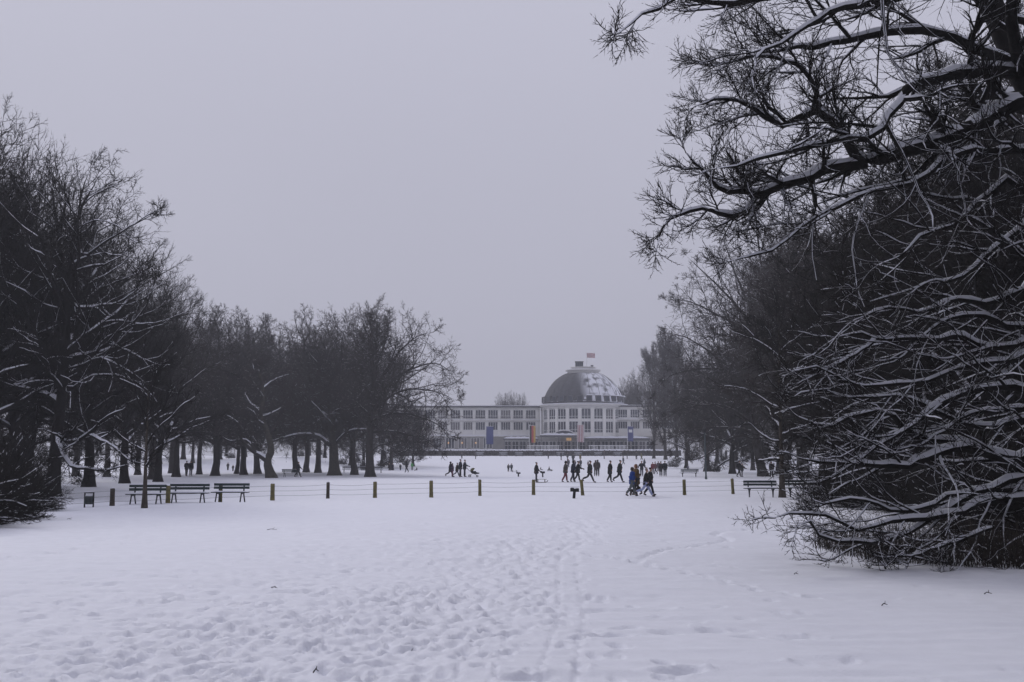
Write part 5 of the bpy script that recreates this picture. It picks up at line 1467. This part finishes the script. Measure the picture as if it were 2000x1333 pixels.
person(1291, 931.5, 1.68, AW, (0.02, 0.017, 0.019), BLK, 'person in a long dark coat with hands in pockets, beside a companion', 'stand', BLK, False, 0.25, 0.2, 'pocket')
person(1299, 931.5, 1.74, AW, (0.015, 0.02, 0.024), NAVY, 'person in a dark coat and navy trousers beside the long-coated companion', 'stand', BLK, False, 0.12, 0.2, 'down')
person(1444, 932.5, 1.82, R_, BLK, BLK, 'tall person with a dark backpack walking near the leaning oak', 'walk', BLK, False, 0.05, 0.22, 'push', pack=(0.012, 0.012, 0.014))
person(1449.5, 932.5, 1.55, R_, (0.03, 0.03, 0.034), BLK, 'smaller companion beside the walker with the backpack', 'stand', BLK, False, 0.05, 0.2, 'push')
person(1507, 933, 1.72, TO, (0.03, 0.026, 0.026), BLK, 'person half hidden by the leaning oak and twigs', 'stand', BLK, False, 0.15, 0.2, 'down')
# sledgers and far walkers on the slope
FARS = [(1056, 918.5, 0.75, 'sit', GREY, 'child sitting low on the slope behind the forked post'), (1072.5, 920, 1.0, 'sit', (0.05, 0.055, 0.07), 'child sitting on a sledge facing the path'),
        (1110, 914, 1.5, 'walk', (0.05, 0.055, 0.075), 'hazy child above the red-trousered walker'), (1123, 914, 1.3, 'stand', (0.075, 0.08, 0.10), 'pale hazy child between the walkers in navy'), (1134, 914, 1.45, 'stand', (0.045, 0.05, 0.06), 'hazy child below the person in ochre'),
        (1148.5, 914, 1.2, 'stand', (0.17, 0.11, 0.11), 'hazy child in faded pink behind the widest-striding walker'), (1096, 899.5, 1.7, 'stand', GREY, 'dark figure standing at the top of the sledging slope'), (1108.5, 901, 1.7, 'stand', GREY, 'dark figure standing at the top of the sledging slope'),
        (1119.5, 904, 1.75, 'walk', (0.05, 0.055, 0.065), 'dark figure walking down the sledging slope beside the ochre jacket'), (1133.5, 904, 1.75, 'stand', (0.15, 0.12, 0.045), 'figure in an ochre jacket on the sledging slope'),
        (1180, 897, 1.7, 'stand', GREY, 'lone dark figure against the hedge above the capped walker'), (1217.5, 908, 1.5, 'walk', (0.05, 0.06, 0.08), 'stooping child climbing the slope above the slim walker'), (1217, 897, 1.65, 'stand', GREY, 'dark figure at the hedge beside a shorter figure'),
        (1225, 897, 1.4, 'stand', (0.05, 0.05, 0.06), 'shorter figure at the hedge'), (1243, 898, 1.6, 'stand', GREY, 'dark figure at the hedge above the tan coat'), (1253, 899, 1.5, 'walk', (0.16, 0.16, 0.07), 'figure in pale yellow near the hedge'),
        (1343.5, 917.5, 1.1, 'sit', (0.07, 0.075, 0.12), 'child in blue-grey sitting on a sledge beyond the lone bench'), (1409, 896, 1.6, 'stand', GREY, 'one of two hazy figures on the slope beneath the tall oaks'), (1418, 896, 1.65, 'stand', GREY, 'one of two hazy figures on the slope beneath the tall oaks'),
        (902, 896.5, 1.3, 'stand', GREY, 'tiny dark figure at the hedge above the pushchair group'), (929, 897, 1.3, 'stand', GREY, 'small dark figure next to the first snowy bench'), (1071, 897, 1.2, 'stand', GREY, 'small dark figure between the snowy benches')]
for px, py, h, pose, c, lab in FARS:
    person(px, py, h, (R_, L_, TO, AW)[int(px) % 4], c, (c[0] * 0.8, c[1] * 0.8, c[2] * 0.9), lab, pose, (0.04, 0.04, 0.045), False, 0.05, 0.25, 'down', detail=0, group='figures on the sledging slope')

# dog between the walkers
g = ground_at(1238, 969)
dog = thing('dog', 'small dark dog trotting beside the blue-jacketed walker', 'dog', g, 0.2)
Vd, Ed, Rd = [(-0.18, 0, 0.30)], [], [0.085]
chain(Vd, Ed, Rd, 0, [(-0.02, 0, 0.31), (0.14, 0, 0.33), (0.22, 0, 0.40), (0.27, 0, 0.48), (0.36, 0, 0.47), (0.42, 0, 0.455)], [0.09, 0.105, 0.07, 0.065, 0.04, 0.025])
for s in (1, -1):
    chain(Vd, Ed, Rd, 2, [(0.16, 0.055 * s, 0.22), (0.15 + 0.02 * s, 0.055 * s, 0.11), (0.17 + 0.02 * s, 0.055 * s, 0.02)], [0.04, 0.024, 0.024])
    chain(Vd, Ed, Rd, 0, [(-0.15, 0.06 * s, 0.21), (-0.22, 0.06 * s, 0.11), (-0.19, 0.06 * s, 0.02)], [0.05, 0.025, 0.022])
    chain(Vd, Ed, Rd, 4, [(0.245, 0.06 * s, 0.55)], [0.018])
chain(Vd, Ed, Rd, 0, [(-0.28, 0, 0.36), (-0.36, 0, 0.46)], [0.03, 0.015])
skin_obj('body', Vd, Ed, Rd, cloth((0.018, 0.013, 0.011)), dog, 1)

# sledges
def sledge(px, py, ln, rz, label):
    g = ground_at(px, py)
    o = thing('sledge', label, 'sledge', g, rz, 'wooden sledges')
    for s in (-1, 1):
        MB().tube([(-ln / 2, s * 0.17, 0.02), (ln * 0.3, s * 0.17, 0.02), (ln * 0.45, s * 0.17, 0.08), (ln * 0.5, s * 0.17, 0.2)], 0.02, 6).build('runner', M['post_dark'], o)
        for x in (-ln * 0.35, ln * 0.25):
            MB().box(x - 0.02, x + 0.02, s * 0.17 - 0.015, s * 0.17 + 0.015, 0.02, 0.25).build('upright', M['post_dark'], o)
    for k in range(4):
        MB().box(-ln * 0.45, ln * 0.4, -0.17 + k * 0.09, -0.10 + k * 0.09, 0.251, 0.275).build('slat', M['post_wood'], o)
    return o
sledge(1058.5, 943, 0.95, 0.05, 'wooden sledge pulled by the bareheaded person near the fence')
sledge(1005.5, 922.3, 0.9, 0.1, 'small sledge on the snow beside the two children')
sledge(1074, 920.5, 0.9, 0.2, 'sledge under the child sitting toward the path')
sledge(1341.5, 918, 0.9, 0.0, 'sledge under the child beyond the lone bench')

# pushchair
g = ground_at(925, 932.5)
pc = thing('pushchair', 'dark pushchair with an olive hood on small wheels', 'pushchair', g, 0.0)
for s in (-1, 1):
    MB().tube([(-0.62, s * 0.24, 0.98), (-0.66, s * 0.24, 0.88), (-0.5, s * 0.24, 0.72), (0.15, s * 0.24, 0.30), (0.38, s * 0.24, 0.16)], 0.018, 6).build('frame', M['metal_black'], pc)
    MB().tube([(-0.45, s * 0.26, 0.14), (-0.1, s * 0.25, 0.40), (0.1, s * 0.25, 0.58)], 0.018, 6).build('frame', M['metal_black'], pc)
    for x, r in ((-0.42, 0.15), (0.38, 0.12)):
        w = MB().lathe([(r * 0.72, -0.025), (r, -0.02), (r, 0.02), (r * 0.72, 0.025), (r * 0.72, -0.025)], 0, 0, 16, cap=False)
        mt = Matrix.Translation((x, s * 0.27, r - 0.01)) @ Matrix.Rotation(math.pi / 2, 4, 'X')
        wh = w.xform(mt).build('wheel', M['rubber'], pc, True)
        hub = MB()
        for q in range(5):
            a = q * math.pi / 2.5
            hub.box(-0.008, 0.008, -0.008, 0.008, 0, r * 0.75) if q == 0 else hub.tube([(0, 0, 0), (math.sin(a) * r * 0.74, 0, math.cos(a) * r * 0.74)], 0.009, 4)
        hub.xform(Matrix.Translation((x, s * 0.27, r - 0.01))).build('spokes', M['metal_black'], wh)
MB().tube([(-0.62, -0.25, 0.98), (-0.62, 0.25, 0.98)], 0.02, 6).build('handle', M['metal_black'], pc)
MB().prism([(-0.30, 0.50), (-0.12, 0.36), (0.20, 0.32), (0.60, 0.36), (0.62, 0.46), (0.30, 0.52), (0.20, 0.66), (-0.02, 0.62), (-0.18, 0.78), (-0.34, 0.72)], -0.2, 0.2).build('seat', cloth((0.02, 0.022, 0.028)), pc, False, 0.03)
hd = [(-0.05 - 0.30 * math.cos(a) , 0.68 + 0.30 * math.sin(a)) for a in np.linspace(-0.2, 2.2, 9)]
MB().prism([(-0.05, 0.66)] + hd, -0.22, 0.22).build('hood', cloth((0.10, 0.095, 0.03)), pc, False, 0.02)

dg = bpy.context.evaluated_depsgraph_get()
dg.update()
for o, m in BAKE:
    me = bpy.data.meshes.new_from_object(o.evaluated_get(dg))
    o.modifiers.clear()
    o.data = me
    me.materials.clear(); me.materials.append(m)
    me.polygons.foreach_set('use_smooth', np.ones(len(me.polygons), bool))
    me.name = o.name

# ------------------------------------------------------------------ winter haze
hz = MB().box(-420, 420, -60, 460, -1.2, 42.0).build('haze', M['snow'], None)
hm = bpy.data.materials.new('haze_air'); hm.use_nodes = True
hm.node_tree.nodes.clear()
ho = hm.node_tree.nodes.new('ShaderNodeOutputMaterial')
hv = hm.node_tree.nodes.new('ShaderNodeVolumePrincipled')
hv.inputs['Color'].default_value = (0.88, 0.90, 0.98, 1)
hv.inputs['Density'].default_value = 0.00095
hv.inputs['Anisotropy'].default_value = 0.2
hm.node_tree.links.new(hv.outputs[0], ho.inputs['Volume'])
hz.data.materials.clear(); hz.data.materials.append(hm)
tag(hz, kind='stuff')
print('TOTAL TRIS trees', TRIS)
